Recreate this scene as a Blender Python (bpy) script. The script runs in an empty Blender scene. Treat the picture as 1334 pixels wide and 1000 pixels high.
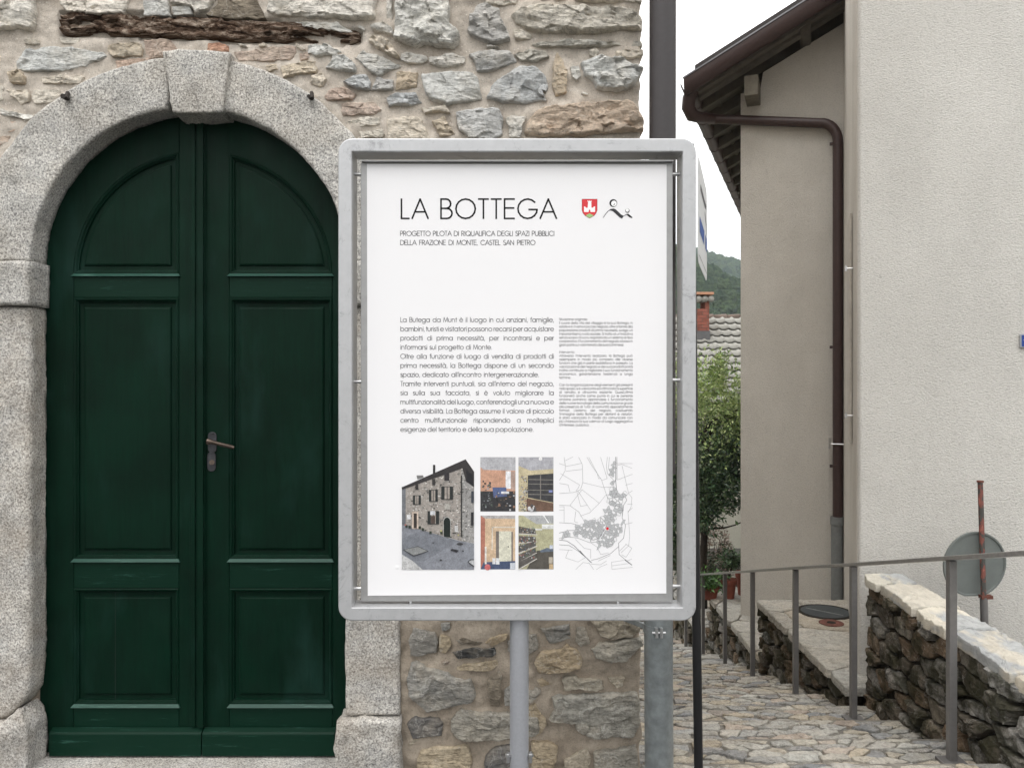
import bpy, bmesh, math, random
from mathutils import Vector, noise
R = math.radians
S = bpy.context.scene
COL = S.collection
F = 1050.0            # focal length in photo pixels (photo 1334 wide)
CH = 1.55             # eye height
# ------------------------------------------------------------------ camera
cam = bpy.data.objects.new('camera', bpy.data.cameras.new('camera'))
COL.objects.link(cam)
cam.location = (0, 0, CH)
cam.rotation_euler = (R(90), 0, 0)
cam.data.sensor_width = 36
cam.data.lens = F / 1334 * 36
cam.data.clip_start = 0.05
cam.data.clip_end = 5000
S.camera = cam
# ------------------------------------------------------------------ light
W = bpy.data.worlds.new('World'); S.world = W; W.use_nodes = True
nt = W.node_tree; nt.nodes.clear()
sky = nt.nodes.new('ShaderNodeTexSky'); sky.sky_type = 'NISHITA'; sky.sun_disc = False
SUN_EL, SUN_AZ = 58, 200       # azimuth clockwise from +Y: the sun stands behind the camera, a little left
sky.sun_elevation = R(SUN_EL); sky.sun_rotation = R(SUN_AZ)
sky.air_density = 1.0; sky.dust_density = 6.0; sky.ozone_density = 1.0
hs = nt.nodes.new('ShaderNodeHueSaturation'); hs.inputs['Saturation'].default_value = 0.12
bg = nt.nodes.new('ShaderNodeBackground'); bg.inputs['Strength'].default_value = 0.14
wo = nt.nodes.new('ShaderNodeOutputWorld')
nt.links.new(sky.outputs[0], hs.inputs['Color'])
# closed cloud cover: the standard overcast distribution, three times brighter overhead than at the horizon
gco = nt.nodes.new('ShaderNodeTexCoord'); sx_ = nt.nodes.new('ShaderNodeSeparateXYZ'); nt.links.new(gco.outputs['Generated'], sx_.inputs[0])
mr = nt.nodes.new('ShaderNodeMapRange'); mr.inputs['From Min'].default_value = 0; mr.inputs['From Max'].default_value = 1
mr.inputs['To Min'].default_value = 1.0; mr.inputs['To Max'].default_value = 3.0; nt.links.new(sx_.outputs['Z'], mr.inputs['Value'])
cl = nt.nodes.new('ShaderNodeVectorMath'); cl.operation = 'SCALE'; cl.inputs[0].default_value = (8.8, 8.65, 8.5); nt.links.new(mr.outputs[0], cl.inputs['Scale'])
mxs = nt.nodes.new('ShaderNodeMix'); mxs.data_type = 'RGBA'; mxs.inputs[0].default_value = .88
nt.links.new(hs.outputs[0], mxs.inputs[6]); nt.links.new(cl.outputs[0], mxs.inputs[7]); nt.links.new(mxs.outputs[2], bg.inputs['Color'])
nt.links.new(bg.outputs[0], wo.inputs['Surface'])
sun = bpy.data.objects.new('sun', bpy.data.lights.new('sun', 'SUN')); COL.objects.link(sun)
sun.data.energy = 0.8; sun.data.angle = R(20); sun.data.color = (1, 0.97, 0.93)
az = R(SUN_AZ); el = R(SUN_EL)
sd = Vector((math.sin(az) * math.cos(el), math.cos(az) * math.cos(el), math.sin(el)))
sun.rotation_euler = sd.to_track_quat('Z', 'Y').to_euler()
S.view_settings.view_transform = 'Standard'; S.view_settings.look = 'None'
S.view_settings.exposure = 0.0; S.view_settings.gamma = 1
S.view_settings.use_curve_mapping = False
S.cycles.max_bounces = 8; S.cycles.diffuse_bounces = 4

# ------------------------------------------------------------------ helpers
def P(px, py, Y):
    return Vector(((px - 667) / F * Y, Y, CH - (py - 500) / F * Y))
def link(o, parent=None):
    COL.objects.link(o)
    if parent is not None: o.parent = parent
    return o
def thing(name, base, label, cat, group=None):
    o = bpy.data.objects.new(name, None); COL.objects.link(o)
    o.location = base; o['label'] = label; o['category'] = cat
    if group: o['group'] = group
    o.empty_display_size = .1
    return o
def origin(o):
    v = Vector((0, 0, 0))
    while o is not None:
        v += Vector(o.location); o = o.parent
    return v
def mesh(name, verts, faces, mat, parent=None, smooth=False, cols=None, tint=None, at=None, mats=None):
    """verts in world space; placed relative to parent (or to `at`)."""
    base = Vector(at) if at is not None else (origin(parent) if parent is not None else Vector((0, 0, 0)))
    me = bpy.data.meshes.new(name)
    me.from_pydata([tuple(Vector(v) - base) for v in verts], [], faces)
    me.validate()
    if mat is not None: me.materials.append(mat)
    if smooth: me.polygons.foreach_set('use_smooth', [True] * len(me.polygons))
    if tint is not None:
        a = me.color_attributes.new('tint', 'FLOAT_COLOR', 'POINT')
        a.data.foreach_set('color', list(tint) * 1 + [] if False else [c for _ in me.vertices for c in (tint[0], tint[1], tint[2], 1)])
    if cols is not None:
        a = me.color_attributes.new('tint', 'FLOAT_COLOR', 'POINT')
        a.data.foreach_set('color', [c for t in cols for c in (t[0], t[1], t[2], 1)])
    me.update()
    o = bpy.data.objects.new(name, me)
    link(o, parent)
    if at is not None:
        o.location = base - (origin(parent) if parent is not None else Vector((0, 0, 0)))
    return o
class MB:
    def __init__(s): s.v = []; s.f = []; s.c = []
    def add(s, verts, faces, col=None):
        n = len(s.v); s.v += [Vector(q) for q in verts]; s.f += [tuple(i + n for i in f) for f in faces]
        s.c += [col or (1, 1, 1)] * len(verts)
    def box(s, x0, x1, y0, y1, z0, z1, col=None):
        s.add([(x, y, z) for x in (x0, x1) for y in (y0, y1) for z in (z0, z1)],
              [(0, 1, 3, 2), (4, 6, 7, 5), (0, 4, 5, 1), (2, 3, 7, 6), (0, 2, 6, 4), (1, 5, 7, 3)], col)
    def tube(s, pts, r, n=12, cap=True, col=None):
        pts = [Vector(p) for p in pts]; rs = r if isinstance(r, (list, tuple)) else [r] * len(pts)
        vs = []; fs = []; up = None
        for i, p in enumerate(pts):
            a = pts[max(i - 1, 0)]; b = pts[min(i + 1, len(pts) - 1)]
            t = (b - a).normalized()
            if up is None:
                up = t.orthogonal().normalized()
            else:
                up = (up - t * up.dot(t)).normalized()
            w = t.cross(up)
            for k in range(n):
                an = 2 * math.pi * k / n
                vs.append(p + (up * math.cos(an) + w * math.sin(an)) * rs[i])
        for i in range(len(pts) - 1):
            for k in range(n):
                a = i * n + k; b = i * n + (k + 1) % n
                fs.append((a, b, b + n, a + n))
        if cap:
            fs.append(tuple(range(n))[::-1]); fs.append(tuple(range((len(pts) - 1) * n, len(pts) * n)))
        s.add(vs, fs, col)
    def beam(s, a, b, w, h, col=None, up=Vector((0, 0, 1))):
        a = Vector(a); b = Vector(b); t = (b - a).normalized(); sd_ = t.cross(up).normalized(); u = sd_.cross(t)
        vs = [p + sd_ * i * w / 2 + u * j * h / 2 for p in (a, b) for i in (-1, 1) for j in (-1, 1)]
        s.add(vs, [(0, 1, 3, 2), (4, 6, 7, 5), (0, 4, 5, 1), (2, 3, 7, 6), (0, 2, 6, 4), (1, 5, 7, 3)], col)
    def prism(s, poly, mapf, h0, h1, col=None):
        n = len(poly)
        s.add([mapf(u, v, h0) for u, v in poly] + [mapf(u, v, h1) for u, v in poly],
              [tuple(range(n))[::-1], tuple(range(n, 2 * n))] + [(i, (i + 1) % n, (i + 1) % n + n, i + n) for i in range(n)], col)
    def loft(s, loops, close=False, capend=False, capstart=False, col=None):
        n = len(loops[0]); vs = [p for l in loops for p in l]; fs = []
        for i in range(len(loops) - 1):
            for k in range(n):
                fs.append((i * n + k, i * n + (k + 1) % n, (i + 1) * n + (k + 1) % n, (i + 1) * n + k))
        if close:
            i = len(loops) - 1
            for k in range(n): fs.append((i * n + k, i * n + (k + 1) % n, (k + 1) % n, k))
        if capend: fs.append(tuple(range((len(loops) - 1) * n, len(loops) * n)))
        if capstart: fs.append(tuple(range(n))[::-1])
        s.add(vs, fs, col)
    def build(s, name, mat, parent=None, smooth=False, bevel=0, tinted=False, seg=2, auto=None, **k):
        o = mesh(name, s.v, s.f, mat, parent, smooth, cols=s.c if tinted else None, **k)
        bm = bmesh.new(); bm.from_mesh(o.data)
        bmesh.ops.recalc_face_normals(bm, faces=bm.faces)
        bm.to_mesh(o.data); bm.free()
        if bevel:
            m = o.modifiers.new('bevel', 'BEVEL'); m.width = bevel; m.segments = seg; m.limit_method = 'ANGLE'; m.angle_limit = R(35)
            m.harden_normals = False
        if auto: 
            o.data.polygons.foreach_set('use_smooth', [True] * len(o.data.polygons))
            o.data.set_sharp_from_angle(angle=R(auto))
        return o
def sharp(o, a=26):
    o.data.set_sharp_from_angle(angle=R(a)); return o
def kind(o, k, label=None, group=None):
    o['kind'] = k
    if label: o['label'] = label
    if group: o['group'] = group
    return o

# ------------------------------------------------------------------ materials
def M(name, rough=.8, metal=0.0, spec=.3):
    m = bpy.data.materials.new(name); m.use_nodes = True
    b = m.node_tree.nodes['Principled BSDF']
    b.inputs['Roughness'].default_value = rough; b.inputs['Metallic'].default_value = metal
    b.inputs['Specular IOR Level'].default_value = spec
    return m
class NT:
    def __init__(s, m):
        s.m = m; s.t = m.node_tree; s.b = s.t.nodes['Principled BSDF']
        tc = s.t.nodes.new('ShaderNodeTexCoord'); s.co = tc.outputs['Object']
    def n(s, t, **k):
        q = s.t.nodes.new(t)
        for a, b in k.items(): setattr(q, a, b)
        return q
    def l(s, a, b): s.t.links.new(a, b)
    def mapv(s, scale=(1, 1, 1), rand=False, rot=(0, 0, 0)):
        q = s.n('ShaderNodeMapping'); q.inputs['Scale'].default_value = scale; q.inputs['Rotation'].default_value = rot
        s.l(s.co, q.inputs['Vector'])
        if rand:
            oi = s.n('ShaderNodeObjectInfo'); mu = s.n('ShaderNodeMath', operation='MULTIPLY'); mu.inputs[1].default_value = 37.0
            s.l(oi.outputs['Random'], mu.inputs[0]); s.l(mu.outputs[0], q.inputs['Location'])
        return q.outputs[0]
    def noise(s, sc, det=6, ro=.6, vec=None, dist=0.0, out='Fac'):
        q = s.n('ShaderNodeTexNoise'); q.inputs['Scale'].default_value = sc; q.inputs['Detail'].default_value = det
        q.inputs['Roughness'].default_value = ro; q.inputs['Distortion'].default_value = dist
        s.l(vec or s.co, q.inputs['Vector']); return q.outputs[out]
    def vor(s, sc, vec=None, feat='F1', out='Distance', rand=1.0):
        q = s.n('ShaderNodeTexVoronoi'); q.feature = feat; q.inputs['Scale'].default_value = sc
        q.inputs['Randomness'].default_value = rand
        s.l(vec or s.co, q.inputs['Vector']); return q.outputs[out]
    def ramp(s, src, stops, interp='LINEAR'):
        q = s.n('ShaderNodeValToRGB'); q.color_ramp.interpolation = interp
        e = q.color_ramp.elements
        while len(e) < len(stops): e.new(.5)
        for i, (p, c) in enumerate(stops):
            e[i].position = p; e[i].color = (c, c, c, 1) if isinstance(c, (int, float)) else (*c, 1)
        s.l(src, q.inputs[0]); return q.outputs['Color']
    def mix(s, a, b, fac, mode='MIX'):
        q = s.n('ShaderNodeMix', data_type='RGBA', blend_type=mode)
        for i, x in ((6, a), (7, b)):
            if isinstance(x, tuple): q.inputs[i].default_value = (*x, 1)
            else: s.l(x, q.inputs[i])
        if isinstance(fac, (int, float)): q.inputs[0].default_value = fac
        else: s.l(fac, q.inputs[0])
        return q.outputs[2]
    def color(s, c):
        if isinstance(c, tuple): s.b.inputs['Base Color'].default_value = (*c, 1)
        else: s.l(c, s.b.inputs['Base Color'])
    def rough(s, c): s.l(c, s.b.inputs['Roughness'])
    def bump(s, *hs):
        prev = None
        for src, strength, dist in hs:
            q = s.n('ShaderNodeBump'); q.inputs['Strength'].default_value = strength; q.inputs['Distance'].default_value = dist
            s.l(src, q.inputs['Height'])
            if prev: s.l(prev, q.inputs['Normal'])
            prev = q.outputs[0]
        s.l(prev, s.b.inputs['Normal'])
    def attr(s):
        q = s.n('ShaderNodeAttribute'); q.attribute_name = 'tint'; return q.outputs['Color']

def mat_stone(name='rubble_stone', moss=0.0, dirt=.25, cream=.5):
    m = M(name, .92, spec=.2); n = NT(m)
    v = n.mapv(rand=True); vs = n.mapv((1, 1, 2.6), rand=True, rot=(0, R(12), 0))
    t = n.attr()
    big = n.noise(7, 5, .6, v)
    c = n.mix(t, n.mix(t, (0.62, 0.54, 0.42), .6), n.ramp(big, [(.46, 0.0), (.66, cream)]))
    c = n.mix(c, n.ramp(n.noise(16, 8, .72, vs), [(.25, .62), (.5, 1.0), (.75, 1.22)]), 1.0, 'MULTIPLY')
    c = n.mix(c, n.ramp(n.noise(70, 5, .7, v), [(.32, .60), (.52, 1.05), (.7, 1.16)]), .8, 'MULTIPLY')
    veins = n.ramp(n.noise(9, 3, .5, v, dist=1.2), [(.485, 0.0), (.5, 1.0), (.515, 0.0)])
    c = n.mix(c, (0.75, .73, .68), n.mix((0, 0, 0), veins, .28))
    fis = n.ramp(n.noise(6.5, 5, .6, n.mapv((1, 1, 2.2), rand=True, rot=(0, R(-20), 0)), dist=1.6), [(.492, 0.0), (.5, 1.0), (.508, 0.0)])
    c = n.mix(c, (.06, .05, .04), n.mix((0, 0, 0), fis, n.ramp(n.noise(4, 2, .5, v), [(.45, 0.0), (.55, .75)])))
    if dirt: c = n.mix(c, (.10, .075, .05), n.ramp(n.noise(22, 6, .7, v), [(.56, 0.0), (.72, dirt)]))
    if moss:
        mo = n.ramp(n.noise(5.5, 6, .65), [(.44, 0.0), (.56, moss)])
        c = n.mix(c, n.mix((.016, .022, .007), (.045, .038, .018), n.noise(30, 4)), mo)
    n.color(c)
    n.bump((n.noise(14, 9, .68, vs), .95, .035), (n.vor(26, v, 'DISTANCE_TO_EDGE'), .12, .01), (n.noise(110, 6, .7, v), .5, .006))
    return m
def mat_simple(name, col, rough=.8, var=.2, sc=12, bump=.3, bsc=60, bd=.004, metal=0.0, spec=.3, tint=False, stretch=(1, 1, 1)):
    m = M(name, rough, metal, spec); n = NT(m); v = n.mapv(stretch)
    c = n.attr() if tint else col
    a = n.ramp(n.noise(sc, 7, .65, v), [(.3, 1 - var), (.7, 1 + var)])
    n.color(n.mix(c, a, 1.0, 'MULTIPLY'))
    if bump: n.bump((n.noise(bsc, 6, .65, v), bump, bd))
    return m
MS = mat_stone()
MSW = mat_stone('damp_wall_stone', moss=.8, dirt=.6, cream=.3)
MSP = mat_stone('paving_stone', dirt=.25, cream=.35)
MCP = M('coping_stone', .9, spec=.2); n = NT(MCP); v = n.mapv(rand=True); vs = n.mapv((1, .35, 1), rand=True)
c = n.mix(n.attr(), (.36, .375, .385), n.ramp(n.noise(4.5, 5, .55, vs), [(.50, 0.0), (.56, .85)]))
c = n.mix(c, n.ramp(n.noise(20, 8, .75, vs), [(.3, .6), (.55, 1.06)]), .8, 'MULTIPLY')
c = n.mix(c, (.05, .045, .03), n.ramp(n.noise(24, 8, .8, v), [(.62, 0.0), (.70, .75)]))
n.color(c); n.bump((n.noise(18, 8, .7, vs), .8, .02), (n.noise(110, 6, .7, v), .5, .006))
# mortar
MM = M('lime_mortar', .95, spec=.1); n = NT(MM)
c = n.mix((.49, .435, .375), (.60, .545, .48), n.ramp(n.noise(5, 6, .6), [(.35, 0.0), (.65, 1.0)]))
c = n.mix(c, (.17, .135, .10), n.ramp(n.noise(2.2, 5, .6), [(.52, 0.0), (.72, .55)]))
c = n.mix(c, n.ramp(n.noise(26, 8, .8), [(.3, .66), (.55, 1.06), (.75, 1.15)]), .75, 'MULTIPLY')
c = n.mix(c, (.55, .38, .28), n.ramp(n.noise(9, 3, .5), [(.66, 0.0), (.74, .35)]))
c = n.mix(c, n.mix((.30, .27, .24), (.78, .74, .68), n.ramp(n.vor(75, out='Color'), [(.45, 0.0), (.55, 1.0)])), n.ramp(n.vor(75), [(.16, .55), (.24, 0.0)]))
sp = n.ramp(n.vor(170), [(.12, .45), (.3, 1.0)])
n.color(n.mix(c, sp, .8, 'MULTIPLY'))
n.bump((n.noise(30, 8, .7), .7, .012), (n.noise(220, 4, .7), .6, .003))
MM2 = M('shaded_brown_mortar', .95, spec=.1); n = NT(MM2)  # browner mortar of the lower wall, some shade put into its colour
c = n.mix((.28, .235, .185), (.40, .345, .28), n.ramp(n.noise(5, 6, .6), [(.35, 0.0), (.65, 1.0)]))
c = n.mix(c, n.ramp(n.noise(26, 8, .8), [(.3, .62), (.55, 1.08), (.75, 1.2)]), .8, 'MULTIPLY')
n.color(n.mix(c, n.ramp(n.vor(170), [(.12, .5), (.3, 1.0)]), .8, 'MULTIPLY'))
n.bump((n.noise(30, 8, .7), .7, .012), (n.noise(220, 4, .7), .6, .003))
# granite
def mat_granite(name, warm=0.0):
    m = M(name, .85, spec=.25); n = NT(m)
    g = n.noise(125, 4, .85); g2 = n.vor(210, out='Color')
    c = n.ramp(g, [(.37, (.05, .048, .046)), (.44, (.27, .26, .245)), (.53, (.56, .54, .50)), (.64, (.82, .79, .73))])
    c = n.mix(c, n.mix((.40, .345, .28), (.42, .42, .42), n.ramp(n.noise(4, 4), [(.4, 0.0), (.6, 1.0)])), .22)
    c = n.mix(c, n.ramp(n.noise(6, 7, .7), [(.28, .62), (.6, 1.08)]), .85, 'MULTIPLY')
    if warm:
        c = n.mix(c, (.33, .275, .215), n.ramp(n.noise(7, 6, .7), [(.42, 0.0), (.68, warm)]))
    c = n.mix(c, (.13, .12, .10), n.ramp(n.noise(3.2, 7, .75), [(.54, 0.0), (.66, .42)]))
    n.color(c)
    n.bump((n.noise(85, 6, .72), .85, .008), (n.noise(9, 5, .6), .5, .02))
    return m
MG = mat_granite('granite'); MGW = mat_granite('granite_weathered', .40)
# green paint
MD = M('green_door_paint', .5, spec=.10); n = NT(MD); v = n.mapv((1, 1, .07)); vh = n.mapv((.06, 1, 1))
wn = n.noise(60, 8, .72, v)
c = n.mix((.0006, .0105, .0052), (.0012, .0175, .0090), n.ramp(n.noise(3, 5), [(.35, 0.0), (.7, 1.0)]))
c = n.mix(c, (.02, .07, .055), n.ramp(n.noise(34, 9, .8, v), [(.66, 0.0), (.80, .22)]))
c = n.mix(c, n.ramp(wn, [(.34, .7), (.5, 1.0), (.66, 1.3)]), .6, 'MULTIPLY')
c = n.mix(c, (.012, .040, .032), n.ramp(n.noise(5, 5, .6, n.mapv((1, 1, .35))), [(.52, 0.0), (.75, .55)]))
n.color(c); n.bump((wn, .8, .003), (n.noise(11, 4, .6, v), .4, .008))
n.rough(n.ramp(n.noise(9, 5), [(.3, .38), (.7, .62)]))
MDR = M('green_rail_paint', .5, spec=.12); n = NT(MDR); vh = n.mapv((.07, 1, 1))
c = n.mix((.0009, .0145, .0076), (.0018, .0220, .0122), n.noise(5, 5, .6, vh))
c = n.mix(c, (.07, .19, .15), n.ramp(n.noise(60, 9, .8, vh), [(.59, 0.0), (.70, .5)]))  # pale streaks paint the rails' highlights into the green
n.color(c); n.bump((n.noise(60, 8, .75, vh), .45, .003))
MDL = M('green_worn_highlight_paint', .45, spec=.3); n = NT(MDL); vh = n.mapv((.07, 1, 1))
c = n.mix((.003, .030, .020), (.010, .060, .042), n.noise(6, 5, .6, vh))
c = n.mix(c, (.14, .28, .23), n.ramp(n.noise(55, 9, .8, vh), [(.55, 0.0), (.70, .55)]))
n.color(c); n.bump((n.noise(60, 8, .75, vh), .5, .003))
# galvanised / painted metals
def mat_metal(name, col, rough, var, metal, scr=.0, sc=40):
    m = M(name, rough, metal, .5); n = NT(m)
    c = n.mix(col, n.ramp(n.noise(sc, 5, .6), [(.3, 1 - var), (.7, 1 + var)]), 1.0, 'MULTIPLY')
    if scr:
        v = n.mapv((1, 1, 1), rot=(0, R(30), 0))
        c = n.mix(c, (.13, .13, .14), n.ramp(n.noise(13, 8, .85, v, dist=.8), [(.55, 0.0), (.66, scr)]))
    n.color(c); n.bump((n.noise(150, 4, .6), .08, .001)); return m
MF = mat_metal('aluminium_frame', (.44, .445, .455), .42, .05, .35, .6)
MPN = mat_metal('panel_metal', (.33, .33, .33), .5, .06, .5, .2)
MPO = mat_metal('galvanised_post', (.40, .41, .44), .45, .05, .55, 0, 120)
MGP = mat_metal('galvanised_pipe', (.27, .295, .30), .42, .22, .55, .25, 26)
MBP = mat_metal('brown_pipe', (.030, .025, .026), .5, .1, 0.0)
MBR = mat_metal('brown_gutter', (.050, .028, .026), .45, .15, 0.0)
MRG = mat_metal('grey_railing_paint', (.15, .145, .142), .30, .1, .15)
MBK = mat_metal('black_post_paint', (.006, .006, .007), .45, .1, 0.0)
MZ = mat_metal('zinc_bolt', (.6, .6, .6), .3, .1, .9)
MHD = mat_metal('worn_bronze', (.10, .075, .06), .35, .4, .7)
MPL = mat_metal('old_iron_plate', (.045, .045, .05), .5, .5, .5)
MRU = mat_metal('iron_pin', (.035, .028, .024), .8, .4, .2)
MPAP = M('poster_paper', .6, spec=.25); n = NT(MPAP); n.color((.765, .76, .775))
n.bump((n.noise(2.2, 3, .5), .12, .02), (n.ramp(n.vor(4.5), [(0.0, 1.0), (.035, 0.0)]), .25, .004))
MINK = M('printed_ink', .6, spec=.2); n = NT(MINK); n.color(n.attr())
MPH = M('printed_photo', .45, spec=.3); n = NT(MPH)
hp = n.n('ShaderNodeHueSaturation'); hp.inputs['Saturation'].default_value = .80; hp.inputs['Value'].default_value = .88; n.l(n.attr(), hp.inputs['Color'])
c = n.mix(hp.outputs[0], n.ramp(n.noise(75, 5, .7), [(.3, .72), (.7, 1.22)]), 1.0, 'MULTIPLY')
n.color(n.mix(c, n.ramp(n.noise(300, 3, .7), [(.3, .85), (.7, 1.15)]), 1.0, 'MULTIPLY'))
# stucco
def mat_stucco(name, a, b, s1, bd):
    m = M(name, .95, spec=.1); n = NT(m); v = n.mapv((1, 1, 1.7))
    w = n.noise(s1, 5, .62, v, dist=.4)
    c = n.mix(a, b, n.ramp(n.noise(1.3, 6, .6), [(.35, 0.0), (.7, 1.0)]))
    c = n.mix(c, n.ramp(n.noise(2.6, 7, .7, n.mapv((1, 1, .22))), [(.3, .93), (.55, 1.0), (.75, 1.02)]), .9, 'MULTIPLY')
    c = n.mix(c, n.ramp(n.noise(.9, 8, .65), [(.3, .94), (.6, 1.02)]), .9, 'MULTIPLY')
    c = n.mix(c, n.ramp(w, [(.3, .80), (.5, 1.0), (.7, 1.04)]), 1.0, 'MULTIPLY')
    n.color(c); n.bump((w, .9, bd), (n.noise(s1 * 3.5, 4, .6), .3, bd * .3)); return m
MWS = mat_stucco('white_rough_render', (.63, .615, .58), (.68, .665, .63), 76, .013)
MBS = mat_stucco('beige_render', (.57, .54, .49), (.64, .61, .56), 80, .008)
MCR = mat_stucco('cream_render', (.50, .49, .42), (.55, .54, .47), 40, .004)
MPLN = mat_simple('grey_plinth', (.22, .215, .20))
MRW = M('rotten_wood', .95, spec=.1); n = NT(MRW); v = n.mapv((.22, 1, 1))
g = n.noise(46, 9, .75, v, dist=1.0)
n.color(n.ramp(g, [(.32, (.012, .007, .005)), (.43, (.06, .036, .024)), (.51, (.18, .12, .085)), (.62, (.52, .43, .35))]))
n.bump((g, 1.0, .03), (n.noise(160, 5, .7, v), .6, .004))
MSF = mat_simple('weathered_soffit_wood', (.125, .112, .095), .85, .3, 6, .3, 40, .003, stretch=(1, 1, 1))
MTI = mat_simple('concrete_roof_tile', (.28, .275, .25), .85, .25, 4, .4, 50, .01)
MRT = mat_simple('ridge_tile', (.15, .115, .095), .85, .35, 4, .4, 50, .01)
MTERR = mat_simple('terracotta', (.20, .062, .04), .8, .25, 8, .3, 40, .004)
MBRK = mat_simple('red_brick', (.33, .09, .055), .9, .25, 7, .4, 60, .004, tint=True)
MSOIL = mat_simple('earth', (.07, .055, .04), .95, .35, 3, .6, 20, .03)
MGRD = mat_simple('ground_soil', (.09, .085, .06), .95, .3, 1.5, .5, 10, .05)
MROAD = mat_simple('asphalt', (.06, .06, .06), .9, .2, 20, .4, 200, .003)
MBED = mat_simple('mortar_bedding', (.20, .185, .16), .95, .4, 9, .7, 60, .012)
MDKS = mat_simple('dark_joint_earth', (.022, .018, .012), .95, .5, 8, .8, 30, .03)
MWD = M('hill_foliage', .95, spec=.05); n = NT(MWD)
c = n.mix((.018, .040, .020), (.075, .105, .04), n.ramp(n.noise(.13, 5, .7), [(.35, 0.0), (.65, 1.0)]))
c = n.mix(c, n.ramp(n.noise(1.4, 5, .75), [(.35, .35), (.65, 1.4)]), 1.0, 'MULTIPLY')
n.color(c); n.bump((n.noise(1.3, 6, .75), 1.0, 1.2))
def mat_leaf(name, a, b, spec=.5, rough=.38):
    m = M(name, rough, spec=spec); n = NT(m)
    n.color(n.mix(n.attr(), n.ramp(n.noise(5, 3), [(.3, .7), (.7, 1.3)]), 1.0, 'MULTIPLY'))
    return m
MLF = mat_leaf('glossy_leaf', 0, 0); MBARK = mat_simple('bark', (.045, .036, .028), .95, .4, 12, .8, 30, .01)
MSG = mat_metal('sign_back_grey', (.135, .15, .143), .8, .12, .0, .25, 9)
MBLUE = M('enamel_blue', .3, spec=.5); NT(MBLUE).color((.010, .05, .26))
MWHT = mat_metal('white_sign_face', (.66, .67, .68), .4, .03, 0.0, .15)
MCOV = mat_simple('drain_cover_slate', (.045, .052, .055), .6, .2, 8, .5, 50, .004)
MRST = mat_simple('rusty_iron', (.14, .055, .04), .85, .45, 30, .6, 90, .004)
MPST = M('rust_paint_pole', .7, .1); n = NT(MPST)
n.color(n.ramp(n.noise(28, 6, .7, n.mapv((1, 1, .5))), [(.36, (.07, .07, .065)), (.5, (.20, .075, .06)), (.6, (.32, .12, .095)), (.7, (.5, .46, .4))], 'CONSTANT'))

# ------------------------------------------------------------------ stones
PAL = {'W': (.78, .75, .69), 'C': (.71, .65, .56), 'G': (.54, .54, .53), 'H': (.67, .66, .625), 'D': (.16, .155, .15), 'K': (.06, .06, .06),
       'Q': (.60, .495, .40), 'T': (.61, .52, .405), 'P': (.55, .43, .355), 'B': (.52, .30, .21), 'S': (.20, .165, .125), 'R': (.17, .12, .085), 'L': (.53, .50, .44)}
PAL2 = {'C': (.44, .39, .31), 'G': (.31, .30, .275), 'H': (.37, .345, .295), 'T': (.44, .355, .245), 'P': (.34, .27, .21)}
def area2(p):
    return sum(p[i][0] * p[(i + 1) % len(p)][1] - p[(i + 1) % len(p)][0] * p[i][1] for i in range(len(p))) / 2
def centroid(p):
    a = area2(p)
    if abs(a) < 1e-9: return (sum(q[0] for q in p) / len(p), sum(q[1] for q in p) / len(p))
    cx = sum((p[i][0] + p[(i + 1) % len(p)][0]) * (p[i][0] * p[(i + 1) % len(p)][1] - p[(i + 1) % len(p)][0] * p[i][1]) for i in range(len(p)))
    cy = sum((p[i][1] + p[(i + 1) % len(p)][1]) * (p[i][0] * p[(i + 1) % len(p)][1] - p[(i + 1) % len(p)][0] * p[i][1]) for i in range(len(p)))
    return (cx / 6 / a, cy / 6 / a)
def resample(p, n, rng, jit):
    L = [math.dist(p[i], p[(i + 1) % len(p)]) for i in range(len(p))]; T = sum(L); out = []; sdv = rng.random() * 50
    for k in range(n):
        d = T * k / n; i = 0
        while d > L[i]: d -= L[i]; i = (i + 1) % len(p)
        t = d / max(L[i], 1e-9); a = p[i]; b = p[(i + 1) % len(p)]
        x = a[0] + (b[0] - a[0]) * t; y = a[1] + (b[1] - a[1]) * t
        q = Vector((x * 28, y * 28, sdv)); q2 = Vector((x * 90, y * 90, sdv))
        x += jit * (noise.noise(q) * 1.3 + noise.noise(q2) * .6); y += jit * (noise.noise(q + Vector((9, 5, 3))) * 1.3 + noise.noise(q2 + Vector((4, 5, 3))) * .6)
        out.append((x, y))
    return out
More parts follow.
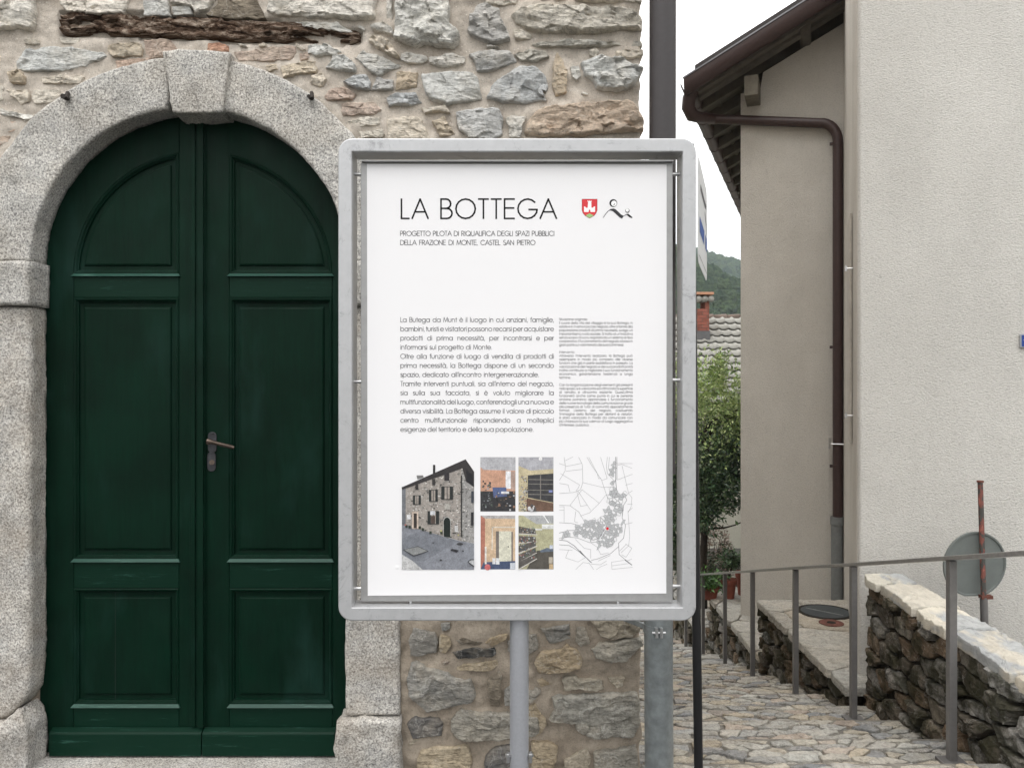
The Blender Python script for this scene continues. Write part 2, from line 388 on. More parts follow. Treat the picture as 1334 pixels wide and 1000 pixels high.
def stone_geo(poly, mapf, h, rng, back=.03, res=.011, jit=.004, facets=4, rough=.35, flat=False, nmax=80, rings=None, nmin=12, crag=.5):
    if area2(poly) < 0: poly = poly[::-1]
    per = sum(math.dist(poly[i], poly[(i + 1) % len(poly)]) for i in range(len(poly)))
    n = int(min(nmax, max(nmin, per / res)))
    o = resample(poly, n, rng, jit); c = centroid(o)
    size = max(math.sqrt(abs(area2(o))), .01)
    if rings is None:
        rings = [(1.0, -1), (1.003, .2), (.99, .62), (.965, .9), (.9, 1.0)]
        m = max(2, int(size / res / 2.2)); rings += [(.9 * (1 - (i + 1) / (m + 1)), 1.0) for i in range(m)]
    pl = []
    for _ in range(facets):
        a = rng.random() * 6.28; s = rng.uniform(.15, .9)
        pl.append((math.cos(a) * s, math.sin(a) * s, rng.uniform(.0, .22)))
    sdv = rng.random() * 80
    def hh(x, y):
        u = (x - c[0]) / size; v = (y - c[1]) / size
        f = 1.0
        if not flat:
            f = min([1.0] + [1.0 + b - (ax * u + ay * v) * .9 for ax, ay, b in pl])
        if crag:
            cs = max(min(size * .42, .075), .03); d_, pt_ = noise.voronoi(Vector((x / cs, y / cs * 1.5, sdv)))
            o3 = pt_[0]; hv = noise.cell_vector(o3 * 3.7)
            f += crag * ((x / cs - o3.x) * (hv.x - .5) * 1.5 + (y / cs * 1.5 - o3.y) * (hv.y - .5) * 1.5 + (hv.z - .5) * .55)
        f += rough * (noise.noise(Vector((x * 16, y * 26, sdv))) * .9 + noise.noise(Vector((x * 60, y * 80, sdv))) * .35)
        return max(f, .12)
    vs = []; fs = []
    for s, k in rings:
        for x, y in o:
            X = c[0] + (x - c[0]) * s; Y = c[1] + (y - c[1]) * s
            vs.append(mapf(X, Y, -back if k == -1 else h * k * hh(X, Y)))
    m = len(rings)
    for i in range(m - 1):
        for k in range(n):
            fs.append((i * n + k, i * n + (k + 1) % n, (i + 1) * n + (k + 1) % n, (i + 1) * n + k))
    vs.append(mapf(c[0], c[1], h * hh(*c)))
    for k in range(n): fs.append(((m - 1) * n + k, (m - 1) * n + (k + 1) % n, len(vs) - 1))
    return vs, fs
def voronoi(pts, box, ax=1.0):
    """pts list; returns convex cells clipped to box (x0,x1,y0,y1); ax scales x distances"""
    x0, x1, y0, y1 = box; out = []
    for i, p in enumerate(pts):
        near = sorted((((q[0] - p[0]) / ax) ** 2 + (q[1] - p[1]) ** 2, j) for j, q in enumerate(pts) if j != i and abs(q[0] - p[0]) < 5 * ax)[:14]
        cell = [(x0, y0), (x1, y0), (x1, y1), (x0, y1)]
        for d, j in near:
            q = pts[j]; mx, my = (p[0] + q[0]) / 2, (p[1] + q[1]) / 2
            nx, ny = (q[0] - p[0]) / ax ** 2, (q[1] - p[1])
            new = []
            for k in range(len(cell)):
                a = cell[k]; b = cell[(k + 1) % len(cell)]
                da = (a[0] - mx) * nx + (a[1] - my) * ny; db = (b[0] - mx) * nx + (b[1] - my) * ny
                if da <= 0: new.append(a)
                if (da < 0 < db) or (db < 0 < da):
                    t = da / (da - db); new.append((a[0] + (b[0] - a[0]) * t, a[1] + (b[1] - a[1]) * t))
            cell = new
            if len(cell) < 3: break
        if len(cell) >= 3: out.append(cell)
        else: out.append(None)
    return out
def shrink(poly, g):
    c = centroid(poly); s = math.sqrt(abs(area2(poly)))
    k = max(.4, 1 - 2 * g / max(s, .001))
    return [(c[0] + (x - c[0]) * k, c[1] + (y - c[1]) * k) for x, y in poly]
def scatter(box, dx, dy, rng, jx=.38, jy=.3):
    x0, x1, y0, y1 = box; pts = []; r = 0; ny = max(1, round((y1 - y0) / dy)); nx = max(1, round((x1 - x0) / dx))
    for j in range(ny):
        for i in range(nx + (j % 2)):
            pts.append((x0 + (i + (.5 if j % 2 == 0 else 0) + rng.uniform(-jx, jx)) * (x1 - x0) / nx, y0 + (j + .5 + rng.uniform(-jy, jy)) * (y1 - y0) / ny))
    return [(min(max(a, x0 + .005), x1 - .005), min(max(b, y0 + .005), y1 - .005)) for a, b in pts]
def vary(c, rng, v=.12):
    k = 1 + rng.uniform(-v, v); w = rng.uniform(-.03, .03)
    return (c[0] * k * (1 + w), c[1] * k, c[2] * k * (1 - w))

# ================================================================== GROUND
def ground_z(Y):
    if Y < 3.2: return -.14
    if Y < 19: return -.14 - (Y - 3.2) * .262
    return -.14 - 15.8 * .262
GB = ground_z(30)
def hill_far(X, Y):       # far wooded ridge
    r = 1.55 + (500 - (330 + ((X / 500 * F + 667) - 915) * .26)) / F * 500
    r = min(max(r - 5.0, 20), 130)
    t = min(max((Y - 270) / 240, 0), 1)
    return GB + (r - GB) * (t * t * (3 - 2 * t))
def hill_near(X, Y):      # lower spur coming down from the left
    top = 30 - .55 * (X - 60) + 2
    t = min(max((Y - 120) / 130, 0), 1); b = min(max((420 - Y) / 120, 0), 1)
    return GB + (min(max(top - GB, 0), 70)) * (t * t * (3 - 2 * t)) * b
def terr(X, Y):
    return max(ground_z(Y), hill_far(X, Y) if Y > 250 else -99, hill_near(X, Y) if Y > 110 else -99)
ys = [-400, -100, -30, -8, 0, 3.2] + [3.2 + 1.58 * i for i in range(1, 11)] + [24, 40, 70, 100] + [110 + 12 * i for i in range(38)] + [700, 1200, 2500]
xs = [-2500, -1000, -500, -300, -200, -120, -60, -20, 0, 5, 20] + [30 + 12 * i for i in range(24)] + [400, 600, 1000, 2500]
v = [(x, y, terr(x, y)) for y in ys for x in xs]; nx = len(xs)
f = [(j * nx + i, j * nx + i + 1, (j + 1) * nx + i + 1, (j + 1) * nx + i) for j in range(len(ys) - 1) for i in range(nx - 1)]
kind(mesh('ground', v, f, MGRD, smooth=True), 'structure', 'ground falling away with the lane and rising into the hills')
# street where the board stands
mb = MB(); mb.box(-6, 3.2, -5, 3.18, -.135, -.115)
kind(mb.build('street', MROAD), 'structure', 'asphalt street in front of the stone house')

# ================================================================== HILL WOODS
def ico(sub):
    bm = bmesh.new(); bmesh.ops.create_icosphere(bm, subdivisions=sub, radius=1)
    r = ([q.co.copy() for q in bm.verts], [tuple(x.index for x in q.verts) for q in bm.faces]); bm.free(); return r
I3, I2 = ico(3), ico(2)
def woods(name, label, fz, X0, X1, Y0, Y1, step, rad, core, seed):
    rng = random.Random(seed); V = []; Fc = []
    Y = Y0
    while Y < Y1:
        X = X0 + rng.random() * step
        while X < X1:
            x = X + rng.uniform(-.5, .5) * step; y = Y + rng.uniform(-.5, .5) * step; z = fz(x, y)
            X += step * rng.uniform(.8, 1.25)
            if z < GB + 3 or abs(z - terr(x, y)) > .6: continue
            r = rad * rng.uniform(.65, 1.35)
            g = I3 if core[0] < x / y < core[1] else I2
            o = len(V); s = rng.random() * 100
            for q in g[0]:
                d = 1 + .34 * noise.noise(q * 1.7 + Vector((s, 0, 0))) + .22 * noise.noise(q * 4.5 + Vector((s, 3, 0)))
                V.append((x + q.x * r * d, y + q.y * r * d, z + r * .55 + q.z * r * 1.05 * d))
            Fc += [tuple(i + o for i in t) for t in g[1]]
        Y += step * .9
    kind(mesh(name, V, Fc, MWD), 'stuff', label)
woods('far_woods', 'dense bluish woods covering the far hillside', hill_far, 20, 200, 395, 520, 4.4, 3.0, (.21, .30), 5)
woods('near_woods', 'lighter green woods on the nearer hill spur', hill_near, -25, 90, 165, 262, 2.9, 1.9, (.21, .31), 6)
# ================================================================== STONE HOUSE
YW = 3.30                      # wall face (mortar)
XC = .525                      # corner of the house
DCX, DCZ, DR = -1.315, 2.03, .643    # door arch: centre and radius
house = thing('stone_house', (-1.3, YW, -.14), 'rubble stone house with a granite arched doorway and green double door', 'house')
def wallmap(u, v, h): return (u, YW - h, v)
rng = random.Random(11)
def in_opening(x, z, m=.10):
    if abs(x - DCX) < DR + m and z < DCZ: return True
    return (x - DCX) ** 2 + (z - DCZ) ** 2 < (DR + m) ** 2 and z >= DCZ
def lint(t): # top and bottom edge in px
    top = [(80, 20), (98, 17), (180, 20), (270, 24), (330, 27), (400, 31), (440, 38), (470, 42)]
    bot = [(80, 44), (95, 46), (130, 45), (190, 49), (240, 50), (290, 53), (345, 54), (400, 53), (440, 58), (470, 55)]
    def ip(L, x):
        for a, b in zip(L, L[1:]):
            if a[0] <= x <= b[0]: return a[1] + (b[1] - a[1]) * (x - a[0]) / (b[0] - a[0])
        return L[-1][1]
    return ip(top, t), ip(bot, t)
# mortar face: displaced grid with the doorway left open
st = .016
def wall_grid(x0, x1, z0, z1, st, name):
    nxg = int((x1 - x0) / st); nzg = int((z1 - z0) / st); V = []; Fc = []
    for j in range(nzg + 1):
        z = z0 + (z1 - z0) * j / nzg
        for i in range(nxg + 1):
            x = x0 + (x1 - x0) * i / nxg
            h = .012 * noise.noise(Vector((x * 7, z * 7, 1))) + .011 * noise.noise(Vector((x * 19, z * 24, 4))) + .004 * noise.noise(Vector((x * 60, z * 60, 4))) + .003
            q_ = ((x / YW) * F + 667, 500 - (z - CH) / YW * F)
            if 78 < q_[0] < 472 and lint(q_[0])[0] - 1 < q_[1] < lint(q_[0])[1] + 1: h = -.06
            xx = x
            if x > XC - .03: xx = x + .012 * noise.noise(Vector((z * 12, 3, 3))) + .005 * noise.noise(Vector((z * 33, 3, 8)))
            V.append((xx, YW - h + (.012 if x > XC - .012 else 0), z))
    for j in range(nzg):
        for i in range(nxg):
            x = x0 + (x1 - x0) * (i + .5) / nxg; z = z0 + (z1 - z0) * (j + .5) / nzg
            if in_opening(x, z): continue
            a = j * (nxg + 1) + i; Fc.append((a, a + 1, a + nxg + 2, a + nxg + 1))
    return V, Fc
V, Fc = wall_grid(-3.3, XC, 1.0, 3.4, .0135, 'm')
mesh('mortar_face', V, Fc, MM, house, smooth=True)
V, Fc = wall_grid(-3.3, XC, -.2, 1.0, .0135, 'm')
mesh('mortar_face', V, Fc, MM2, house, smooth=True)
mb = MB(); mb.box(-3.3, XC - .012, YW + .004, YW + .5, 3.4, 6.2); mb.box(-3.3, XC - .014, YW + .02, YW + .5, DCZ + DR + .15, 3.4)
mb.box(DCX + DR + .1, XC - .016, YW + .02, 9.0, -1.7, DCZ + DR + .15); mb.box(DCX + DR + .1, XC - .016, YW + .5, 9.0, DCZ + DR + .15, 6.2)
mb.box(-3.3, DCX - DR - .1, YW + .02, YW + .5, -.2, DCZ + DR + .15)
mb.build('rear_wall', MM, house)

ST = [
('W', .050, [(-40,-10),(44,-10),(45,30),(40,36),(0,38),(-40,40)]),
('W', .030, [(74,-12),(172,-12),(160,17),(125,19),(86,15),(76,2)]),
('H', .022, [(20,78),(30,63),(60,60),(90,60),(130,66),(138,72),(118,78),(112,86),(80,92),(30,92),(19,88)]),
('C', .018, [(27,49),(48,50),(50,57),(30,57)]),
('T', .020, [(139,57),(180,54),(184,62),(182,72),(145,73),(139,65)]),
('P', .012, [(149,76),(186,74),(184,84),(150,92)]),
('T', .034, [(10,93),(28,92),(33,100),(31,108),(13,108)]),
('C', .016, [(50,97),(108,98),(104,108),(54,107)]),
('C', .020, [(4,116),(35,116),(37,130),(26,136),(18,128)]),
('C', .016, [(42,116),(76,114),(78,124),(70,134),(44,134),(38,124)]),
('W', .022, [(-4,139),(12,146),(45,149),(35,155),(22,153),(-2,148)]),
('P', .008, [(-10,157),(24,157),(26,164),(10,172),(-10,172)]),
('P', .010, [(-25,176),(10,176),(8,184),(-25,200)]),
('C', .010, [(74,45),(100,47),(98,56),(78,54)]),
('C', .010, [(112,51),(120,52),(118,62),(112,58)]),
('C', .012, [(-30,70),(1,72),(0,84),(-30,90)]),
('C', .014, [(-30,100),(3,112),(2,130),(-30,132)]),
('H', .018, [(183,-14),(218,-14),(221,20),(186,20)]),
('W', .034, [(221,-14),(287,-14),(268,14),(255,19),(250,8),(222,5)]),
('H', .020, [(223,8),(247,6),(251,18),(225,20)]),
('S', .022, [(291,-14),(328,-14),(340,12),(345,24),(300,24),(268,20),(274,12)]),
('W', .040, [(345,-14),(490,-14),(488,25),(440,23),(400,22),(360,19),(347,12)]),
('W', .016, [(372,28),(440,27),(448,34),(462,40),(440,40),(390,33)]),
('P', .016, [(186,50),(222,50),(229,62),(215,72),(188,78)]),
('B', .016, [(269,55),(296,57),(297,67),(270,67)]),
('C', .018, [(307,53),(318,57),(322,60),(312,58)]),
('C', .016, [(335,56),(345,55),(346,59),(336,59)]),
('P', .012, [(303,66),(325,63),(384,58),(386,66),(378,76),(340,79),(308,78)]),
('T', .016, [(344,84),(360,81),(361,90),(348,93)]),
('T', .026, [(364,86),(411,77),(412,92),(368,100)]),
('C', .022, [(385,56),(398,62),(394,65),(386,60)]),
('P', .010, [(388,68),(401,67),(404,75),(388,77)]),
('H', .024, [(400,58),(425,57),(445,66),(430,71),(412,72),(400,68)]),
('C', .022, [(404,108),(405,98),(420,94),(426,102),(420,111),(412,110)]),
('H', .032, [(424,88),(434,72),(450,74),(462,83),(463,92),(436,91)]),
('H', .026, [(461,74),(471,65),(500,74),(520,84),(522,86),(500,94),(494,98),(484,94)]),
('C', .040, [(478,52),(484,46),(506,51),(520,74),(516,76),(502,70)]),
('H', .030, [(482,32),(500,29),(512,36),(511,44),(500,44),(484,38)]),
('W', .020, [(503,-12),(511,-12),(510,28),(505,30),(502,22)]),
('G', .030, [(447,107),(464,96),(477,96),(482,106),(481,117),(466,116)]),
('G', .022, [(484,114),(489,99),(512,104),(513,113),(505,117),(483,117)]),
('P', .022, [(420,126),(428,116),(448,112),(462,121),(459,129),(426,130)]),
('P', .020, [(443,135),(455,132),(486,132),(496,143),(490,148),(444,151)]),
('C', .018, [(450,158),(470,152),(494,151),(495,161),(470,166),(456,165)]),
('C', .020, [(466,170),(498,168),(500,174),(498,178),(468,180)]),
('W', .016, [(466,33),(475,35),(474,38),(467,36)]),
('W', .060, [(516,-14),(584,-14),(585,30),(598,45),(598,55),(590,62),(552,56),(545,61),(513,50)]),
('H', .018, [(522,68),(530,66),(556,73),(557,79),(540,82),(522,78)]),
('H', .030, [(559,75),(592,69),(607,75),(606,82),(590,87),(572,86),(559,82)]),
('T', .026, [(516,93),(544,94),(542,114),(515,116)]),
('G', .028, [(504,124),(515,120),(540,120),(550,134),(505,137)]),
('H', .036, [(548,97),(580,94),(610,93),(622,98),(624,112),(628,130),(600,133),(582,136),(566,130),(558,129),(550,112)]),
('C', .026, [(548,140),(575,140),(580,138),(588,148),(570,145),(552,146)]),
('T', .028, [(562,158),(579,151),(592,174),(576,178),(572,176)]),
('G', .032, [(594,146),(612,142),(650,140),(656,155),(654,175),(640,182),(616,182),(600,172),(595,160)]),
('G', .044, [(612,20),(622,8),(635,5),(652,13),(653,24),(662,40),(665,52),(650,54),(640,56),(622,50),(612,44),(608,38)]),
('C', .024, [(630,-10),(673,-10),(672,3),(655,6),(632,4)]),
('W', .026, [(633,58),(648,60),(650,62),(634,61)]),
('G', .032, [(611,70),(640,64),(665,66),(673,78),(660,86),(640,92),(620,92),(618,80)]),
('G', .040, [(634,126),(642,108),(660,97),(676,85),(695,85),(712,98),(714,113),(711,120),(704,114),(712,130),(690,134),(656,134),(640,130)]),
('H', .026, [(659,152),(668,150),(686,152),(680,166),(679,180),(663,180)]),
('C', .022, [(503,154),(535,150),(550,154),(562,182),(504,182)]),
('C', .052, [(666,20),(680,10),(690,6),(702,8),(725,11),(760,10),(828,13),(836,22),(838,38),(820,39),(806,37),(780,42),(745,42),(712,42),(690,38),(672,30)]),
('C', .022, [(668,37),(680,38),(694,46),(692,51),(671,49)]),
('L', .032, [(693,56),(730,52),(800,53),(836,52),(838,58),(800,58),(740,61),(700,60)]),
('C', .026, [(766,66),(776,63),(782,68),(776,74),(767,72)]),
('C', .026, [(802,66),(838,64),(840,70),(825,75),(804,73)]),
('L', .026, [(670,68),(690,65),(712,68),(716,74),(698,81),(680,77)]),
('T', .024, [(721,80),(725,67),(733,78),(740,92),(738,120),(724,124),(720,115)]),
('H', .018, [(744,86),(754,84),(758,98),(752,104),(744,98)]),
('H', .056, [(757,80),(780,74),(812,76),(828,86),(838,90),(830,102),(824,112),(814,117),(790,118),(776,116),(770,104),(760,96)]),
('W', .022, [(756,120),(766,121),(765,124),(758,123)]),
('Q', .050, [(684,170),(686,160),(698,144),(712,140),(760,136),(820,131),(828,134),(832,146),(839,155),(838,170),(800,173),(760,176),(720,177),(686,176)]),
('L', .020, [(700,-14),(838,-14),(836,2),(760,0),(704,-2)]),
# below the board
('G', .022, [(531,835),(538,818),(565,824),(572,838),(568,851),(544,856),(535,854)]),
('T', .018, [(571,828),(584,830),(587,840),(580,854),(571,848)]),
('G', .014, [(573,812),(586,812),(586,820),(576,823)]),
('S', .014, [(592,833),(605,832),(628,838),(625,841),(600,840)]),
('T', .014, [(631,837),(640,830),(662,826),(658,835),(640,842)]),
('K', .022, [(590,850),(605,846),(645,845),(648,852),(640,857),(596,858)]),
('T', .018, [(592,870),(604,866),(648,860),(650,868),(640,873),(596,875)]),
('P', .014, [(574,861),(587,861),(587,865),(577,866)]),
('G', .034, [(530,896),(529,884),(536,864),(542,861),(560,872),(583,875),(595,883),(612,885),(619,897),(618,914),(590,921),(556,928),(545,920),(532,905)]),
('S', .022, [(634,888),(648,874),(653,880),(653,905),(650,920),(640,921),(635,905)]),
('D', .024, [(531,944),(540,935),(572,936),(578,944),(575,957),(555,960),(538,962)]),
('C', .012, [(530,965),(540,962),(545,965),(535,980)]),
('H', .034, [(586,940),(600,924),(630,928),(680,930),(702,935),(702,956),(680,962),(602,966),(588,955)]),
('T', .026, [(542,990),(550,975),(580,972),(610,972),(615,985),(612,1012),(545,1012)]),
('D', .024, [(632,985),(646,973),(668,970),(686,975),(686,1012),(632,1012)]),
('G', .022, [(705,820),(742,813),(744,833),(715,839),(710,830)]),
('H', .020, [(751,817),(763,818),(769,838),(757,842),(750,836)]),
('C', .034, [(769,806),(834,806),(835,820),(822,828),(800,832),(782,828)]),
('H', .036, [(770,845),(780,838),(820,832),(836,833),(838,840),(820,855),(816,861),(795,863),(775,858)]),
('T', .030, [(695,866),(705,848),(733,845),(738,838),(754,850),(760,860),(757,872),(720,878),(702,877)]),
('T', .016, [(698,887),(706,884),(721,893),(704,895)]),
('G', .018, [(660,838),(676,826),(701,828),(701,845),(690,854),(662,850)]),
('C', .026, [(733,885),(748,881),(752,884),(785,886),(788,898),(780,902),(760,898),(736,900)]),
('C', .024, [(792,885),(814,884),(812,893),(803,897)]),
('H', .042, [(718,908),(745,905),(833,902),(835,940),(830,955),(826,960),(768,960),(750,950),(748,942),(715,938),(722,925)]),
('T', .020, [(680,925),(698,917),(714,943),(706,955),(690,962),(680,955)]),
('G', .022, [(682,900),(700,897),(706,902),(692,915),(682,915)]),
('T', .026, [(692,966),(720,968),(728,976),(718,1012),(692,1012)]),
('C', .022, [(735,992),(752,980),(766,976),(770,988),(766,1012),(735,1012)]),
('H', .034, [(774,980),(800,976),(830,970),(833,1012),(776,1012)]),
('G', .020, [(656,900),(667,892),(670,920),(658,920)]),
]
def px2w(p, Y=YW - .02): 
    q = P(p[0], p[1], Y); return (q.x, q.z)
TOPB = []
for c, h, poly in ST:
    w = [px2w(q) for q in poly]
    edge = max(q[0] for q in poly) > 822
    V, Fc = stone_geo(w, wallmap, h, rng, back=.30 if edge else .03, res=.0072, jit=.005, facets=5, rough=.26, nmax=120, crag=.28 if poly[0][1] > 700 else .46)
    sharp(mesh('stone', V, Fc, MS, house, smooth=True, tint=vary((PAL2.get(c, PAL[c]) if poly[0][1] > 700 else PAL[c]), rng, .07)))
# stones hidden by the board, and above / beside the picture
def fill(box, dx, dy, seed, keys, mapf=wallmap, par=None, edge=False, test=None, mat=None, gap=.011, hr=(.018, .04), res=.016, ax=1.5):
    r = random.Random(seed); pts = scatter(box, dx, dy, r); cnt = 0
    for cell in voronoi(pts, box, ax):
        if cell is None: continue
        if test and not all(test(*q) for q in cell): continue
        cell = shrink(cell, gap + r.random() * gap)
        V, Fc = stone_geo(cell, mapf, r.uniform(*hr), r, back=.03, res=res, jit=.006, facets=4, rough=.3)
        sharp(mesh('stone', V, Fc, mat or MS, par or house, smooth=True, tint=vary(PAL[r.choice(keys)], r, .1))); cnt += 1
    return cnt
fill((-.42, .52, .62, 2.50), .19, .13, 3, 'GHHCTGL')
fill((-3.2, .5, 3.13, 3.39), .26, .13, 4, 'GHCTW')
fill((-3.25, -2.32, .0, 3.1), .24, .15, 5, 'GHCTW')
def sidemap(u, v, h): return (XC - .016 + h * .7, u, v)
fill((YW + .32, 4.9, -.5, 3.2), .30, .20, 6, 'GHCTSW', mapf=sidemap)

# granite surround -------------------------------------------------
YF = 3.27
def arc_pts(r, a0, a1, n, cx=DCX, cz=DCZ):
    return [(cx + r * math.cos(a0 + (a1 - a0) * i / n), cz + r * math.sin(a0 + (a1 - a0) * i / n)) for i in range(n + 1)]
def granite(name, outline, inner_n, mat, depth=.20, bev=.012, yf=YF, seed=0, rough=.004, res=.02):
    """solid block from a 2D outline, edges knocked off, sides and face uneven"""
    per = sum(math.dist(outline[i], outline[(i + 1) % len(outline)]) for i in range(len(outline)))
    bm = bmesh.new()
    vs = [bm.verts.new((x, yf, z)) for x, z in outline]; fc = bm.faces.new(vs)
    ex = bmesh.ops.extrude_face_region(bm, geom=[fc])
    for e in ex['geom']:
        if isinstance(e, bmesh.types.BMVert): e.co.y += depth
    bmesh.ops.recalc_face_normals(bm, faces=bm.faces)
    ed = [e for e in bm.edges if all(abs(v.co.y - yf) < 1e-5 for v in e.verts)]
    bmesh.ops.bevel(bm, geom=ed, offset=bev, segments=4, profile=.6, affect='EDGES', clamp_overlap=True)
    bmesh.ops.triangulate(bm, faces=[q for q in bm.faces if len(q.verts) > 4])
    for _ in range(6):
        lg = [e for e in bm.edges if e.calc_length() > res * 1.6]
        if not lg: break
        bmesh.ops.subdivide_edges(bm, edges=lg, cuts=1)
        bmesh.ops.triangulate(bm, faces=[q for q in bm.faces if len(q.verts) > 4])
    bm.normal_update()
    for q in bm.verts:
        p = q.co; k = noise.noise(p * 9 + Vector((seed, 0, 0))) + .8 * noise.noise(p * 26 + Vector((seed, 0, 0))) + .5 * noise.noise(p * 70)
        q.co = p + q.normal * k * rough
    me = bpy.data.meshes.new(name); base = origin(house)
    for q in bm.verts: q.co -= base
    bm.to_mesh(me); bm.free(); me.materials.append(mat)
    me.polygons.foreach_set('use_smooth', [True] * len(me.polygons))
    return link(bpy.data.objects.new(name, me), house)
def px(p, Y=YF):
    q = P(p[0], p[1], Y); return (q.x, q.z)
def varr(a, w=0, rr=.85):
    return rr
# left voussoir: from the impost line to the keystone
zi = px((0, 341))[1]; zb = px((0, 399))[1]
a_k0 = math.atan2(px((216, 80))[1] - DCZ, px((216, 80))[0] - DCX)
inn = [(DCX + DR * math.cos(a), DCZ + DR * math.sin(a)) for a in [math.pi + .0 - i * (math.pi - 1.70) / 26 for i in range(27)]]
inn = [q for q in inn if q[1] > zi + .002]
out = []
for i in range(27):
    a = 1.665 + i * (math.pi + .0 - 1.665) / 26; k = (a - 1.665) / (math.pi - 1.665)
    rr = .848 + .05 * k + .006 * noise.noise(Vector((a * 6, 1, 0)))
    out.append((DCX + rr * math.cos(a), DCZ + rr * math.sin(a)))
out = [q for q in out if q[1] > zi + .002]
L_ = [(inn[0][0], zi + .004)] + inn + out + [(out[-1][0], zi + .004)]
granite('arch_stone', L_, 0, MG, .118, .016, seed=1)
inn = [(DCX + DR * math.cos(a), DCZ + DR * math.sin(a)) for a in [0 + i * 1.455 / 26 for i in range(27)]]
out = [(DCX + (.853 + .005 * noise.noise(Vector((a * 6, 4, 0)))) * math.cos(a), DCZ + (.853 + .005 * noise.noise(Vector((a * 6, 4, 0)))) * math.sin(a)) for a in [1.37 - i * 1.37 / 26 for i in range(27)]]
R_ = [(inn[0][0], zi + .004)] + inn[1:] + out[:-1] + [(out[-1][0], zi + .004)]
granite('arch_stone', R_, 0, MG, .118, .016, seed=7)
kst = [px(q) for q in [(215, 70), (235, 67), (270, 68), (303, 71), (299, 95), (292, 148), (260, 150), (227, 149), (222, 110)]]
granite('keystone', kst, 0, mat_granite('granite_keystone', .12), .145, .012, yf=3.245, seed=3, res=.016)
# impost, shafts, plinths
granite('impost', [(-2.45, zb + .003), (-1.955 + .012, zb + .003), (-1.955 + .012, zi), (-2.45, zi)], 0, MG, .15, .02, yf=3.235, seed=4)
granite('impost', [(-.690, zb + .003), (-.39, zb + .003), (-.39, zi), (-.690, zi)], 0, MG, .15, .02, yf=3.235, seed=5)
sb = px((0, 930))[1]
granite('jamb_shaft', [(-2.30, sb - .02), (-2.06, sb - .022), (-2.0, sb + .03), (-1.965, sb + .08), (-1.957, sb + .2), (-1.955, zb), (-2.30, zb)], 0, MGW, .115, .028, seed=6, rough=.005)
rb = px((0, 933))[1]
granite('jamb_shaft', [(-.678, rb + .004), (-.455, rb + .004), (-.455, zb), (-.678, zb)], 0, MGW, .115, .016, seed=8)
granite('jamb_base', [(-2.35, -.16), (-1.985, -.16), (-1.955, -.02), (-1.945, .06), (-1.95, .17), (-1.965, .20), (-1.99, sb + .03), (-2.06, sb - .03), (-2.35, sb - .03)], 0, MGW, .15, .02, yf=3.235, seed=9, rough=.009)
granite('jamb_base', [(-.712, -.16), (-.450, -.16), (-.450, rb), (-.60, rb + .001), (-.705, rb - .01), (-.716, rb - .12)], 0, MGW, .15, .02, yf=3.235, seed=10, rough=.008)
mb = MB(); mb.box(-1.99, -.70, 3.14, 3.62, -.137, -.010)
o = mb.build('doorstep', MG, house, bevel=.012)
# iron pins driven into the arch
for p in ((88, 128), (405, 128)):
    mb = MB(); q = P(*p, 3.27); mb.tube([q + Vector((0, .01, 0)), q + Vector((0, -.035, -.004))], .011 if p[0] < 200 else .008, 6); mb.tube([q + Vector((.004, -.005, .02)), q + Vector((.012, -.03, -.012))], .009, 5)
    mb.build('iron_pin', MRU, house)
# rotten timber lintel set into the wall
V = []; Fc = []; nu, nv = 190, 16
for i in range(nu + 1):
    x = 79 + (470 - 79) * i / nu; a, b = lint(min(max(x, 80), 470)); 
    a += 1.5 * noise.noise(Vector((x * .06, 0, 2))); b += 3 * noise.noise(Vector((x * .05, 5, 2)))
    for j in range(nv + 1):
        t = j / nv; y = a + (b - a) * t; q = P(x, y, YW)
        cr = noise.noise(Vector((x * .013, t * 2.2, 7))) + .5 * noise.noise(Vector((x * .05, t * 7, 3)))
        h = .016 + .016 * noise.noise(Vector((x * .03, t * 4, 1))) + .010 * noise.noise(Vector((x * .2, t * 9, 1))) - (.045 if cr > .28 else 0)
        if t == 0 or t == 1 or i == 0 or i == nu: h = -.02
        if x > 395: h -= .012 * min((x - 395) / 30, 1)
        V.append((q.x, YW - h, q.z))
for i in range(nu):
    for j in range(nv):
        a = i * (nv + 1) + j; Fc.append((a, a + nv + 1, a + nv + 2, a + 1))
mesh('timber_lintel', V, Fc, MRW, house, smooth=True)

